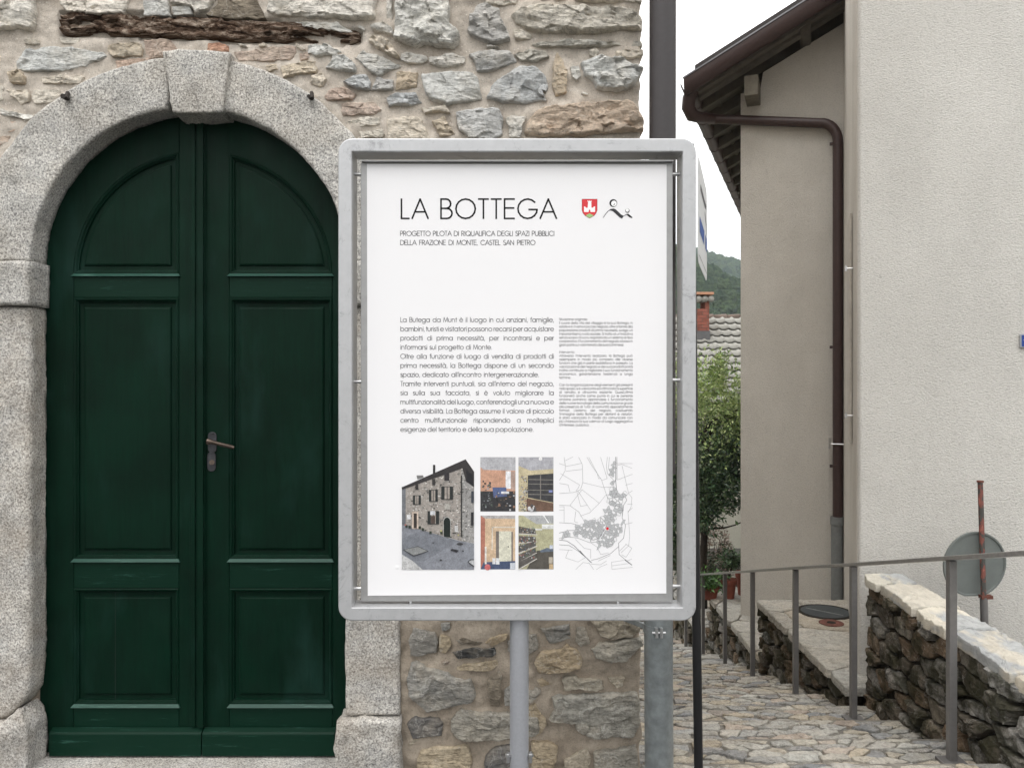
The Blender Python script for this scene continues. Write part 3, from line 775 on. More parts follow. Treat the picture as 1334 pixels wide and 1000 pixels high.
# double door -------------------------------------------------------
YD = 3.392
def dp(x, y, Y=YD):
    q = P(x, y, Y); return (q.x, q.z)
def dm(u, v, h): return (u, YD - h, v)
zbot = dp(0, 981)[1] + .003; zk = dp(0, 946)[1]
mid = dp(266, 0)[0]
DCXd = (dp(66, 0)[0] + dp(440, 0)[0]) / 2 + .0
def leaf(side):
    sgn = 1 if side == 'L' else -1
    if side == 'L': xo, xi = DCX - DR - .03, mid - .002
    else: xo, xi = DCX + DR + .03, mid + .002
    mb = MB()
    ro = DR + .03
    def ztop(x): return DCZ + math.sqrt(max(ro * ro - (x - DCX) ** 2, 0))
    # backing board
    n = 18; xsb = [xo + (xi - xo) * i / n for i in range(n + 1)]
    poly = [(xo, zbot)] + [(xi, zbot)] + [(x, ztop(x)) for x in reversed(xsb)]
    mb.prism(poly, dm, -.03, -.022)
    lf = mb.build('door_leaf', MD, house)
    s1, s2 = (dp(96, 0)[0], dp(233, 0)[0]) if side == 'L' else (dp(433, 0)[0], dp(299, 0)[0])
    ys_ = [(388, 728), (766, 917)]
    zl = [dp(0, q)[1] for q in (357, 388, 728, 766, 917)]
    g = .0012
    def part(poly, name, mat=MD, h0=-.022, h1=0.0, bev=.004):
        m_ = MB(); m_.prism(poly, dm, h0, h1); return m_.build(name, mat, lf, bevel=bev)
    # outer stile, inner stile
    zs = ztop(s1)
    xa = [xo + (s1 - xo) * i / 8 for i in range(9)]
    part([(xo, zbot), (s1, zbot), (s1, zl[0])] + [(s1, min(ztop(s1), DCZ)), ] + [(xo, DCZ)], 'stile')
    part([(s2, zbot), (xi, zbot), (xi, ztop(xi)), (s2, ztop(s2))], 'stile')
    # rails
    for a, b in ((zl[1], zl[0]), (zl[3], zl[2]), (zk - .004, zl[4])):
        part([(s1, a), (s2, a), (s2, b), (s1, b)], 'rail', MDR)
    # arched head between outer circle and panel circle
    pc = dp(0, 357)[1]; pr = abs(s1 - DCX) 
    prz = .517
    def parc(x, d=0):
        r = pr - d; k = (x - DCX) / max(r, .01)
        return pc + d * 0 + (prz - d) * math.sqrt(max(1 - k * k, 0))
    N = 28
    def arcp(d):   # panel outline inset by d: from outer-bottom, along arc, to inner stile, back
        xin = s2 - sgn * d; pts = []
        a1 = math.acos(max(-1, min(1, (xin - DCX) / (pr - d) * 1.0)))
        a0 = math.pi if side == 'L' else 0.0
        z0 = pc + d
        for i in range(N + 1):
            a = a0 + (a1 - a0) * i / N
            x = DCX + (pr - d) * math.cos(a); z = pc + (prz - d) * math.sin(a)
            pts.append((x, max(z, z0)))
        pts.append((xin, z0))
        return pts
    A = arcp(0)[:-1]
    O = []
    for i in range(N + 1):
        x = A[i][0]; a = (math.pi if side == 'L' else 0) + (math.acos(max(-1, min(1, (s2 - DCX) / ro))) - (math.pi if side == 'L' else 0)) * i / N
        O.append((DCX + ro * math.cos(a), DCZ + ro * math.sin(a)))
    mb = MB()
    fr = [dm(x, z, 0) for x, z in A] + [dm(x, z, 0) for x, z in O]; bk = [dm(x, z, -.022) for x, z in A] + [dm(x, z, -.022) for x, z in O]
    m_ = N + 1; fs = []
    for i in range(N):
        fs.append((i, i + 1, m_ + i + 1, m_ + i)); fs.append((i, i + 1, 2 * m_ + i + 1, 2 * m_ + i))
    mb.add([Vector(q) + Vector((0, -.0015, 0)) for q in fr] + bk, fs)
    mb.build('arched_head', MD, lf)
    # panels with moulding and raised field
    def rect(a, b):
        def f(d): 
            q = [(s1 + sgn * d, a + d), (s2 - sgn * d, a + d), (s2 - sgn * d, b - d), (s1 + sgn * d, b - d)]
            return q
        return f
    fl = .034
    for fn, nm in ((arcp, 'arch_panel'), (rect(zl[2], zl[1]), 'panel'), (rect(zl[4], zl[3]), 'panel')):
        prof = [(0, -.001), (.004, .003), (.009, .002), (.014, -.006), (.017, -.007), (.019, -.017), (fl, -.018), (fl + .003, -.0175), (fl + .006, -.011), (fl + .012, -.009)]
        mb = MB()
        loops = [[dm(x, z, h) for x, z in fn(d)] for d, h in prof]
        mb.loft(loops, capend=True)
        mb.build('panel', MD, lf)
        # worn lower moulding lip, its highlight painted into the lighter green
        q = fn(0); zz = min(p[1] for p in q)
        x0, x1 = sorted((s1, s2))
        lip = MB(); lip.loft([[(x, YD + y, zz + z) for x, y, z in ((x0 + e, -.004, .000), (x1 - e, -.004, .000), (x1 - e, .006, .012), (x0 + e, .006, .012))] for e in (.0, .0)][:1], capend=True)
        lip = MB(); lip.add([(x0 - .008, YD - .013, zz - .010), (x1 + .008, YD - .013, zz - .010), (x1 - .010, YD + .008, zz + .013), (x0 + .010, YD + .008, zz + .013), (x0 - .008, YD + .004, zz - .013), (x1 + .008, YD + .004, zz - .013)],
                            [(0, 1, 2, 3), (0, 4, 5, 1), (0, 3, 4), (1, 5, 2)])
        lip.build('moulding', MDL, lf)
    # kick board
    xk0, xk1 = sorted((dp(69 if side == 'L' else 438, 0)[0], xi))
    mb = MB(); mb.loft([[(xk0, YD - .028, zbot), (xk1, YD - .028, zbot), (xk1, YD - .028, zk - .012), (xk0, YD - .028, zk - .012)][::1]])
    mb = MB(); pr_ = [(0, zbot), (-.030, zbot), (-.030, zk - .020), (-.024, zk - .012), (-.004, zk - .001), (0, zk - .001)]
    mb.add([(x, YD + y, z) for x in (xk0, xk1) for y, z in pr_], [(0, 1, 2, 3, 4, 5), (11, 10, 9, 8, 7, 6)] + [(i, (i + 1) % 6, (i + 1) % 6 + 6, i + 6) for i in range(6)])
    mb.build('kick_board', MDR, lf, bevel=.002)
    return lf
lL = leaf('L'); lR = leaf('R')
mb = MB(); za, zb_ = zk + .004, DCZ + DR + .02
x0 = dp(248, 0)[0]; 
for a, b, h in ((0, 20.5, .010), (3, 8, .017), (11.5, 19, .022)):
    mb.box(x0 + a / 304.3, x0 + b / 304.3, YD - h, YD + .001, za, zb_ - h)
mb.build('astragal', MD, lL, bevel=.003)
q = P(149, 0, YD); z0_, z1_ = dp(0, 912)[1], dp(0, 768)[1]
mb = MB(); mb.add([(q.x - .0012, YD + .0080, z0_), (q.x + .0012, YD + .0080, z0_), (q.x + .0006, YD + .0080, z1_), (q.x - .0006, YD + .0080, z1_)], [(0, 1, 2, 3)]); mb.build('panel_crack', MBK, lL)
# handle and plates
mb = MB(); c = P(276, 589, YD)
def rrect(cx, cz, w, h, r, n=6):
    out = []
    for sx, sz, a0 in ((1, 1, 0), (-1, 1, 90), (-1, -1, 180), (1, -1, 270)):
        for i in range(n + 1):
            a = R(a0 + 90 * i / n); out.append((cx + sx * (w / 2 - r) + r * math.cos(a), cz + sz * (h / 2 - r) + r * math.sin(a)))
    return out
pA = P(277, 576, YD); pB = P(276, 601, YD)
mb.prism(rrect(pA.x, pA.z, .036, .088, .017), dm, 0, .006); mb.prism(rrect(pB.x, pB.z, .036, .082, .017), dm, 0, .005)
mb.tube([P(277, 564, YD - .012), P(277, 564, YD - .004)], .005, 10)
mb.build('lock_plate', MPL, lR, bevel=.0015)
mb = MB(); mb.tube([P(276, 602, YD - .012), P(276, 602, YD - .003)], .011, 14); mb.build('keyhole_rosette', MHD, lR)
mb = MB(); h0 = P(277, 575, YD); mb.tube([h0 + Vector((0, .0, 0)), h0 + Vector((0, -.050, 0))], .009, 12)
a = P(270, 574, YD - .05); b = P(305, 583, YD - .05)
mb.tube([a, a + (b - a) * .12, a + (b - a) * .16, b - (b - a) * .08, b - (b - a) * .06, b], [.011, .011, .0075, .0085, .007, .007], 12)
mb.build('door_handle', MHD, lR, auto=40)
# ================================================================== INFORMATION BOARD
YS = 2.40
def sp(x, y, Y=YS): q = P(x, y, Y); return (q.x, q.z)
board = thing('information_board', (P(676, 500, YS).x, YS + .04, -.14), 'white village information poster in a grey metal frame on a single post', 'information board')
def rr4(x0, x1, z0, z1, r, n=8):
    return rrect((x0 + x1) / 2, (z0 + z1) / 2, x1 - x0, z1 - z0, r, n)
x0, zt = sp(440.5, 180); x1, zb2 = sp(907, 808.5)
DP = .088
def fl_(inset, y, r):
    return [(x, y, z) for x, z in rr4(x0 + inset, x1 - inset, zb2 + inset, zt - inset, max(r - inset, .0015))]
tw = .0405
mb = MB()
rad = .042
mb.loft([fl_(.004, YS, rad), fl_(.0012, YS + .0012, rad), fl_(0, YS + .004, rad), fl_(0, YS + DP - .003, rad), fl_(.003, YS + DP, rad), fl_(tw - .003, YS + DP, rad), fl_(tw, YS + DP - .003, rad),
         fl_(tw, YS + .003, rad), fl_(tw - .001, YS + .001, rad), fl_(tw - .003, YS, rad)], close=True)
fr = mb.build('frame', MF, board, auto=20)
# pole
c = P(676.5, 0, YS + .03)
mb = MB(); mb.tube([(c.x, YS + .045, -.14), (c.x, YS + .045, zb2 + .002)], .0285, 32, cap=False)
post = mb.build('post', MPO, board, auto=60)
mb = MB()
for dx in (-.034, .034):
    q = Vector((c.x + dx, YS + .035, P(0, 991, YS).z)); mb.tube([q + Vector((0, 0, -.02)), q + Vector((0, 0, .012))], .005, 6); mb.tube([q + Vector((0, 0, -.002)), q + Vector((0, 0, .006))], .009, 6)
mb.build('bolt', MZ, post)
# panel box
YPN = 2.435
a0 = P(470, 212, YPN); a1 = P(876.5, 783, YPN)
mb = MB()
def pl_(i, y): return [(a0.x + i, y, a1.z + i), (a1.x - i, y, a1.z + i), (a1.x - i, y, a0.z - i), (a0.x + i, y, a0.z - i)]
mb.loft([pl_(0, YPN + .022), pl_(0, YPN + .001), pl_(.001, YPN)], capend=True, capstart=True)
panel = mb.build('panel', MPN, board)
mb = MB(); mb.box(a0.x + .004, a1.x - .001, YPN - .016, YPN + .004, a0.z, a0.z + .004); mb.build('drip_lip', MPN, panel)
for (xa, xb, y) in ((456, 470.5, 227), (456, 470.5, 497), (456, 470.5, 766), (876, 887, 227), (876, 887, 495), (876, 887, 763)):
    p = P(xa, y, YPN + .012); q = P(xb, y, YPN + .012); mb = MB()
    if xa < 600: p.x = x0 + tw - .004
    else: q.x = x1 - tw + .004
    mb.tube([p, q], .0058, 14); mb.build('fixing_pin', MZ, board, auto=40)
for xq in (535, 805):
    p = P(xq, 782, YPN + .012); mb = MB(); mb.tube([p, (p.x, p.y, zb2 + tw - .004)], .0055, 12); mb.build('fixing_pin', MZ, board, auto=40)
# paper
YP = YPN - .0008
pc_ = [P(478, 213.5, YP), P(868.5, 214.5, YP), P(868, 772.5, YP), P(479, 775.5, YP)]
V = []; Fc = []; nu, nv = 60, 84
for j in range(nv + 1):
    for i in range(nu + 1):
        s, t = i / nu, j / nv
        q = (pc_[0] * (1 - s) + pc_[1] * s) * (1 - t) + (pc_[3] * (1 - s) + pc_[2] * s) * t
        V.append(q)
Fc = [(j * (nu + 1) + i, j * (nu + 1) + i + 1, (j + 1) * (nu + 1) + i + 1, (j + 1) * (nu + 1) + i) for j in range(nv) for i in range(nu)]
poster = mesh('poster', V, Fc, MPAP, panel)

# ---- a single-stroke geometric alphabet
def arc(cx, cy, r, a0, a1, ry=None, n=None):
    n = n or max(4, int(abs(a1 - a0) / 22)); ry = ry or r
    return [(cx + r * math.cos(R(a0 + (a1 - a0) * i / n)), cy + ry * math.sin(R(a0 + (a1 - a0) * i / n))) for i in range(n + 1)]
X = .70; Q = .35
def G(adv, *st): return (adv, st)
FT = {
 'a': G(.90, arc(.36, Q, Q, 0, 360), [(.71, X), (.71, 0)]), 'b': G(.90, [(.02, 1), (.02, 0)], arc(.37, Q, Q, 0, 360)),
 'c': G(.74, arc(.36, Q, Q, 48, 312)), 'd': G(.90, arc(.36, Q, Q, 0, 360), [(.71, 1), (.71, 0)]),
 'e': G(.84, [(.02, .36), (.70, .36)] + arc(.36, Q, Q, 3, 318)), 'f': G(.40, [(.12, 0), (.12, .82)] + arc(.28, .82, .16, 180, 80), [(0, X), (.28, X)]),
 'g': G(.90, arc(.36, Q, Q, 0, 360), [(.71, X), (.71, 0)] + arc(.38, -.02, .33, 0, -150)), 'h': G(.76, [(.02, 1), (.02, 0)], [(.02, .38)] + arc(.29, .42, .27, 170, 0) + [(.56, 0)]),
 'i': G(.22, [(.04, X), (.04, 0)], [(.04, .90), (.04, .96)]), 'l': G(.22, [(.04, 1), (.04, 0)]), 'j': G(.22, [(.04, X), (.04, -.3)]),
 'm': G(1.16, [(.02, X), (.02, 0)], arc(.26, .44, .24, 175, 0) + [(.50, 0)], arc(.74, .44, .24, 180, 0) + [(.98, 0)]),
 'n': G(.76, [(.02, X), (.02, 0)], arc(.29, .42, .27, 172, 0) + [(.56, 0)]), 'o': G(.86, arc(.36, Q, Q, 0, 360)),
 'p': G(.90, [(.02, X), (.02, -.30)], arc(.37, Q, Q, 0, 360)), 'q': G(.90, arc(.36, Q, Q, 0, 360), [(.71, X), (.71, -.30)]),
 'r': G(.38, [(.02, X), (.02, 0)], arc(.24, .46, .22, 175, 75)), 's': G(.52, arc(.21, .53, .17, 50, 215, .17) + arc(.20, .18, .19, 70, -150, .18)),
 't': G(.36, [(.13, .95), (.13, 0)], [(0, X), (.27, X)]), 'u': G(.76, [(.02, X), (.02, .28)] + arc(.29, .28, .27, 180, 360) + [(.56, X)]),
 'v': G(.66, [(0, X), (.27, 0), (.54, X)]), 'z': G(.60, [(.02, X), (.48, X), (0, 0), (.5, 0)]), 'x': G(.6, [(0, X), (.5, 0)], [(.5, X), (0, 0)]),
 'A': G(.90, [(0, 0), (.42, 1), (.84, 0)], [(.14, .34), (.70, .34)]), 'B': G(.72, [(.02, 0), (.02, 1), (.28, 1)] + arc(.28, .76, .24, 90, -90, .24) + [(.02, .52)], [(.28, .52), (.30, .52)] + arc(.32, .26, .27, 90, -90, .26) + [(.02, 0)]),
 'C': G(1.0, arc(.51, .5, .5, 45, 315)), 'D': G(.92, [(.02, 0), (.02, 1), (.30, 1)] + arc(.30, .5, .5, 90, -90) + [(.02, 0)]),
 'E': G(.64, [(.52, 1), (.02, 1), (.02, 0), (.52, 0)], [(.02, .54), (.50, .54)]), 'F': G(.60, [(.48, 1), (.02, 1), (.02, 0)], [(.02, .54), (.46, .54)]),
 'G': G(1.10, arc(.51, .5, .5, 42, 360)[:-1] + [(1.0, .46), (.58, .46)]), 'I': G(.22, [(.04, 1), (.04, 0)]), 'L': G(.52, [(.02, 1), (.02, 0), (.42, 0)]),
 'M': G(1.05, [(.0, 0), (.12, 1), (.46, .05), (.80, 1), (.92, 0)]), 'N': G(.88, [(.02, 0), (.02, 1), (.70, 0), (.70, 1)]), 'O': G(1.12, arc(.51, .5, .5, 0, 360)),
 'P': G(.66, [(.02, 0), (.02, 1), (.26, 1)] + arc(.26, .73, .27, 90, -90) + [(.02, .46)]), 'Q': G(1.12, arc(.51, .5, .5, 0, 360), [(.62, .3), (.98, -.04)]),
 'R': G(.70, [(.02, 0), (.02, 1), (.26, 1)] + arc(.26, .73, .27, 90, -90) + [(.02, .46)], [(.24, .46), (.56, 0)]), 'S': G(.62, arc(.27, .75, .22, 45, 235, .24) + arc(.26, .26, .26, 60, -150, .26)),
 'T': G(.60, [(0, 1), (.50, 1)], [(.25, 1), (.25, 0)]), 'U': G(.82, [(.02, 1), (.02, .32)] + arc(.34, .32, .32, 180, 360) + [(.66, 1)]), 'V': G(.80, [(0, 1), (.36, 0), (.72, 1)]),
 'Z': G(.66, [(.02, 1), (.54, 1), (0, 0), (.56, 0)]), '.': G(.24, [(.06, 0), (.06, .07)]), ',': G(.24, [(.08, .06), (.03, -.12)]), ':': G(.24, [(.06, 0), (.06, .07)], [(.06, .58), (.06, .65)]),
 "'": G(.20, [(.08, 1), (.04, .78)]), ' ': G(.30),
}
for a, b in (('è', 'e'), ('à', 'a'), ('ù', 'u'), ('ò', 'o')): FT[a] = (FT[b][0], FT[b][1] + ([(.24, .98), (.42, .82)],))
YT = YP - .0004
def strokes(mb, pts, w, col, y):
    for i in range(len(pts) - 1):
        a = Vector((pts[i][0], 0, pts[i][1])); b = Vector((pts[i + 1][0], 0, pts[i + 1][1])); d = b - a
        if d.length < 1e-9: continue
        d.normalize(); nrm = Vector((-d.z, 0, d.x)) * w / 2; e = d * w * .35
        mb.add([(p.x, y, p.z) for p in (a - nrm - e, b - nrm + e, b + nrm + e, a + nrm - e)], [(0, 1, 2, 3)], col)
def adv(s, sz, sx=1.0): return sum(FT[ch][0] for ch in s) * sz * sx
def text(mb, s, px0, py, cap, w, col, width=None, sx=1.0, track=0.0):
    """px0, py: start of the baseline in photo px; cap height and stroke width in px"""
    k = YT / F
    if width:
        words = s.split(' '); nat = sum(adv(q, cap, sx) - .14 * cap * sx for q in words); gap = (width - nat) / max(len(words) - 1, 1)
        if gap < cap * .38: f_ = (width - cap * .38 * (len(words) - 1)) / nat; sx *= f_; gap = cap * .38
    else: words = [s]; gap = 0
    x = px0
    for wd in words:
        for ch in wd:
            ad, st = FT[ch]
            for q in st:
                pts = []
                for u, v in q:
                    p = P(x + u * cap * sx, py - v * cap, YT); pts.append((p.x, p.z))
                strokes(mb, pts, w * k, col, YT)
            x += ad * cap * sx + track
        x += gap - .14 * cap * sx * (1 if width else 0)
    return x
K = (.012, .012, .013)
mb = MB(); nat = text(MB(), 'LA', 0, 0, 25.5, 1, K, sx=.9); 
text(mb, 'LA', 522.5, 284.6, 25.2, 2.2, K, sx=.98, track=1.6)
mb.build('poster_title', MINK, poster, tinted=True)
mb = MB(); text(mb, 'BOTTEGA', 574, 284.6, 25.2, 2.2, K, track=1.55)
mb.build('poster_title', MINK, poster, tinted=True)
mb = MB(); gk = (.10, .10, .105)
text(mb, 'PROGETTO PILOTA DI RIQUALIFICA DEGLI SPAZI PUBBLICI', 521.5, 307.2, 6.1, .72, gk, width=200.5)
text(mb, 'DELLA FRAZIONE DI MONTE, CASTEL SAN PIETRO', 521.5, 319.0, 6.1, .72, gk, width=175.5)
mb.build('poster_subtitle', MINK, poster, tinted=True)
body = ["La Butega da Munt è il luogo in cui anziani, famiglie,", "bambini, turisti e visitatori possono recarsi per acquistare", "prodotti di prima necessità, per incontrarsi e per", "informarsi sul progetto di Monte.|119",
 "Oltre alla funzione di luogo di vendita di prodotti di", "prima necessità, la Bottega dispone di un secondo", "spazio, dedicato all'incontro intergenerazionale.|180", "Tramite interventi puntuali, sia all'interno del negozio,",
 "sia sulla sua facciata, si è voluto migliorare la", "multifunzionalità del luogo, conferendogli una nuova e", "diversa visibilità.  La Bottega assume il valore di piccolo", "centro multifunzionale rispondendo a molteplici", "esigenze del territorio e della sua popolazione.|173"]
mb = MB(); gk = (.13, .13, .14)
for i, s in enumerate(body):
    w_ = 199.5
    if '|' in s: s, w_ = s.split('|'); w_ = float(w_)
    text(mb, s.replace('  ', ' '), 521.8, 419.4 + i * 11.88, 6.1, .68, gk, width=w_)
mb.build('poster_text', MINK, poster, tinted=True)
small = ["Situazione originale:|37", "Il cuore della vita del villaggio è la sua Bottega, in", "estate e in inverno il piccolo negozio, oltre a fornire alla", "popolazione prodotti di prima necessità, svolge un", "importantissimo ruolo sociale. Si tratta di un'iniziativa",
 "senza scopo di lucro, regolata da un sistema di tipo", "cooperativo. Il funzionamento del negozio si basa in", "gran parte sul volontariato dei suoi commessi.|84", "", "Intervento:|20", "Attraverso l'intervento realizzato, la Bottega può", "adempiere in modo più completo alle diverse",
 "funzioni che già in parte soddisfava in passato. La", "valorizzazione del negozio e dei suoi prodotti potrà", "inoltre contribuire a migliorare il suo funzionamento", "economico, garantendone l'esistenza a lungo", "termine.|15", "", "Con la riorganizzazione degli elementi già presenti",
 "nello spazio, si è valorizzata ed ottimizzata la superficie", "di vendita e d'incontro esistente. Quest'ultima", "funzionerà anche come punto in cui le persone", "anziane potranno apprendere il funzionamento", "delle nuove tecnologie della comunicazione grazie",
 "alla presenza di Tutor di comunità appositamente", "formati. L'esterno del negozio, costituendo", "l'immagine della Bottega per abitanti e visitatori,", "è stato valorizzato in modo da comunicare con", "più chiarezza la sua valenza di luogo aggregativo", "d'interesse pubblico.|39"]
mb = MB(); gk = (.34, .34, .35)
for i, s in enumerate(small):
    if not s: continue
    w_ = 95.5
    if '|' in s: s, w_ = s.split('|'); w_ = float(w_)
    text(mb, s, 728.6, 417.2 + i * 4.74, 3.1, .40, gk, width=w_)
mb.build('poster_text', MINK, poster, tinted=True)
# ---- flat printed shapes, given in photo px on the poster
class PR:
    def __init__(s, ox, oy, sc): s.mb = MB(); s.o = (ox, oy); s.s = sc; s.k = 0
    def poly(s, pts, col, lay=None):
        s.k += 1; y = YT - (s.k if lay is None else lay) * .00002
        vs = [P(s.o[0] + a / s.s, s.o[1] + b / s.s, YT) for a, b in pts]
        s.mb.add([(v.x, y, v.z) for v in vs], [tuple(range(len(vs)))], col)
    def rect(s, a, b, c, d, col): s.poly([(a, b), (c, b), (c, d), (a, d)], col)
    def line(s, pts, w, col):
        s.k += 1
        q = [P(s.o[0] + a / s.s, s.o[1] + b / s.s, YT) for a, b in pts]
        strokes(s.mb, [(v.x, v.z) for v in q], w / s.s * YT / F, col, YT - s.k * .00002)
# emblem
e = PR(745, 240, 14.82); red = (.62, .05, .06)
e.poly([(192, 285), (492, 285), (492, 500), (470, 560), (430, 610), (342, 660), (255, 610), (212, 560), (192, 500)], (.30, .02, .03))
e.poly([(200, 294), (484, 294), (484, 500), (462, 556), (424, 602), (342, 650), (260, 602), (220, 556), (200, 500)], red)
e.poly([(264, 604), (285, 592), (318, 575), (342, 562), (366, 575), (398, 592), (420, 604), (342, 652)], (.30, .52, .22))
wh = (.84, .84, .84)
e.poly([(235, 432), (255, 430), (255, 440), (270, 440), (270, 455), (305, 455), (312, 345), (297, 322), (318, 318), (318, 328), (335, 328), (335, 318), (350, 318), (350, 328), (366, 328), (366, 318), (387, 322), (374, 345), (378, 455), (412, 455), (412, 440), (425, 440), (425, 430), (448, 432), (448, 536), (360, 536), (356, 498), (342, 488), (328, 498), (324, 536), (235, 536)], wh)
bk = (.02, .02, .022)
def disc(p, cx, cy, r, col, n=28): p.poly([(cx + r * math.cos(2 * math.pi * i / n), cy + r * math.sin(2 * math.pi * i / n)) for i in range(n)], col)
disc(e, 800, 365, 75, bk); disc(e, 812, 372, 54, wh); e.line([(800, 405), (830, 380)], 9, bk); disc(e, 824, 388, 9, bk)
e.poly([(600, 645), (640, 585), (690, 520), (745, 480), (800, 468), (840, 482), (900, 535), (950, 585), (1005, 612), (968, 665), (920, 640), (850, 575), (790, 522), (745, 505), (710, 518), (660, 575), (606, 650)], (.04, .04, .045))
disc(e, 1072, 512, 41, bk); disc(e, 1070, 504, 31, wh)
e.poly([(1000, 612), (1030, 590), (1055, 576), (1090, 572), (1120, 595), (1175, 642), (1150, 652), (1110, 635), (1075, 605), (1050, 590), (1005, 618)], bk)
e.mb.build('poster_emblem', MINK, poster, tinted=True)
# photograph of the house
rp = random.Random(8)
h = PR(510, 585, 6.06)
h.poly([(82, 295), (115, 300), (112, 600), (82, 600)], (.16, .17, .19))
h.poly([(112, 305), (550, 130), (555, 725), (112, 602)], (.36, .32, .285)); h.poly([(550, 130), (652, 220), (652, 742), (555, 725)], (.33, .32, .31))
def infac(x, y): return 116 < x < 645 and y > (305 - (x - 112) * .40 if x < 550 else 150 + (x - 550) * .9) and y < 602 + (x - 112) * .277
for i in range(620):
    x = rp.uniform(116, 645); y = rp.uniform(140, 740)
    if not infac(x, y): continue
    g_ = rp.choice((.07, .12, .2, .5, .62, .74, .30)); w_ = rp.uniform(5, 17); q = rp.uniform(4, 9)
    h.poly([(x, y), (x + w_, y - 2), (x + w_ - 1, y + q), (x + 1, y + q)], (g_, g_ * .95, g_ * .88), 30 + i % 12)
h.k = 50
h.poly([(80, 300), (585, 78), (652, 175), (652, 300), (620, 275), (590, 255), (560, 150), (84, 318)], (.045, .04, .042)); h.poly([(590, 160), (640, 200), (645, 290), (592, 250)], (.02, .02, .025))
h.rect(328, 122, 345, 190, bk); h.poly([(198, 205), (250, 205), (254, 220), (205, 236)], (.2, .2, .2)); h.poly([(82, 600), (115, 598), (300, 658), (540, 722), (652, 742), (652, 948), (82, 948)], (.235, .25, .29))
h.poly([(82, 700), (250, 640), (535, 722), (260, 880), (170, 880), (82, 820)], (.19, .205, .24)); h.poly([(82, 828), (170, 882), (245, 948), (82, 948)], (.55, .55, .55))
for i in range(90):
    x = rp.uniform(84, 215); y = rp.uniform(850, 945)
    if y > 830 + (x - 82) * .72: h.rect(x, y, x + 4, y + 3, (.2, .2, .2))
for a, b, c_, d in ((170, 362, 232, 435), (296, 318, 366, 410), (394, 292, 486, 395), (286, 486, 376, 590)):
    h.rect(a, b, c_, d, (.03, .035, .035)); h.rect(a + (c_ - a) * .28, b + 5, a + (c_ - a) * .72, d - 4, (.36, .31, .27)); h.rect(a + (c_ - a) * .47, b + 5, a + (c_ - a) * .53, d - 4, (.05, .05, .05))
h.rect(306, 486, 345, 516, (.62, .64, .68)); h.rect(312, 524, 345, 586, (.09, .06, .05))
h.rect(190, 275, 212, 318, (.05, .045, .045)); h.rect(322, 232, 346, 282, (.05, .045, .045)); h.rect(418, 188, 456, 246, (.04, .035, .04))
h.rect(163, 492, 213, 625, (.62, .48, .38)); h.rect(176, 504, 201, 622, (.05, .04, .035)); h.rect(122, 514, 152, 552, (.7, .7, .72))
h.poly([(410, 690), (410, 560), (420, 538), (440, 530), (460, 540), (468, 562), (468, 690)], (.55, .55, .53)); h.poly([(413, 688), (413, 562), (422, 542), (440, 535), (458, 544), (465, 564), (465, 692)], (.014, .022, .02))
h.rect(420, 426, 460, 474, (.42, .40, .36)); h.rect(548, 205, 557, 690, (.03, .03, .03)); h.rect(630, 330, 650, 420, (.05, .06, .08)); h.rect(628, 495, 648, 600, (.03, .03, .035)); h.rect(500, 600, 525, 650, (.6, .6, .6))
for x, y in ((215, 605), (240, 620), (135, 600), (300, 645), (110, 595), (385, 645)): h.rect(x, y, x + 18, y + 22, (.035, .05, .035)); 
h.rect(105, 590, 118, 600, (.5, .08, .05)); h.rect(388, 636, 396, 648, (.6, .6, .1)); h.rect(524, 670, 534, 680, (.6, .55, .1)); h.poly([(90, 790), (210, 762), (295, 802), (175, 842)], (.05, .05, .055)); h.poly([(100, 790), (210, 767), (285, 801), (176, 835)], (.26, .27, .27))
for cx, cy, rx, ry in ((540, 745, 27, 10), (390, 872, 10, 7), (565, 800, 8, 5), (330, 735, 8, 4)): h.poly([(cx + rx * math.cos(i * .5), cy + ry * math.sin(i * .5)) for i in range(12)], (.06, .06, .065))
h.poly([(478, 782), (532, 795), (515, 812), (464, 796)], (.03, .03, .035)); h.poly([(600, 885), (625, 865), (652, 865), (652, 925), (625, 908)], (.04, .04, .05)); h.poly([(610, 885), (630, 872), (652, 872), (652, 918), (630, 902)], (.45, .46, .48))
h.mb.build('poster_photograph', MPH, poster, tinted=True)
# four small interiors
def clutter(p, x0, x1, y0, y1, n, pal, s=(5, 18)):
    for i in range(n):
        x = rp.uniform(x0, x1 - s[0]); y = rp.uniform(y0, y1 - s[0]); c_ = rp.choice(pal); w_ = rp.uniform(*s); q = rp.uniform(*s)
        p.poly([(x, y), (min(x + w_, x1), y + 1), (min(x + w_, x1), min(y + q, y1)), (x, min(y + q, y1))], c_)
a = PR(620, 585, 6.06)
a.rect(35, 62, 312, 490, (.56, .27, .15)); a.poly([(35, 62), (312, 62), (312, 168), (60, 162), (35, 140)], (.46, .46, .49)); a.rect(235, 172, 275, 310, (.78, .78, .82)); a.rect(275, 175, 312, 320, (.42, .28, .22))
a.rect(35, 330, 312, 490, (.045, .045, .05)); a.poly([(130, 300), (240, 300), (245, 370), (140, 380)], (.06, .10, .26)); clutter(a, 38, 130, 240, 485, 46, [(.03, .03, .03), (.06, .06, .07), (.1, .1, .1), (.10, .13, .10), (.3, .32, .35)]); clutter(a, 150, 310, 330, 485, 40, [(.03, .03, .03), (.5, .5, .52), (.12, .09, .07), (.35, .18, .1), (.05, .05, .06)]); a.rect(200, 332, 262, 350, (.75, .75, .78))
a.mb.build('poster_photograph', MPH, poster, tinted=True)
a = PR(620, 585, 6.06)
a.rect(336, 62, 612, 490, (.55, .46, .26)); a.poly([(336, 62), (612, 62), (612, 155), (430, 168), (336, 130)], (.42, .42, .46)); disc(a, 510, 75, 14, (.85, .85, .85), 10); a.poly([(410, 205), (612, 190), (612, 420), (410, 380)], (.055, .055, .06))
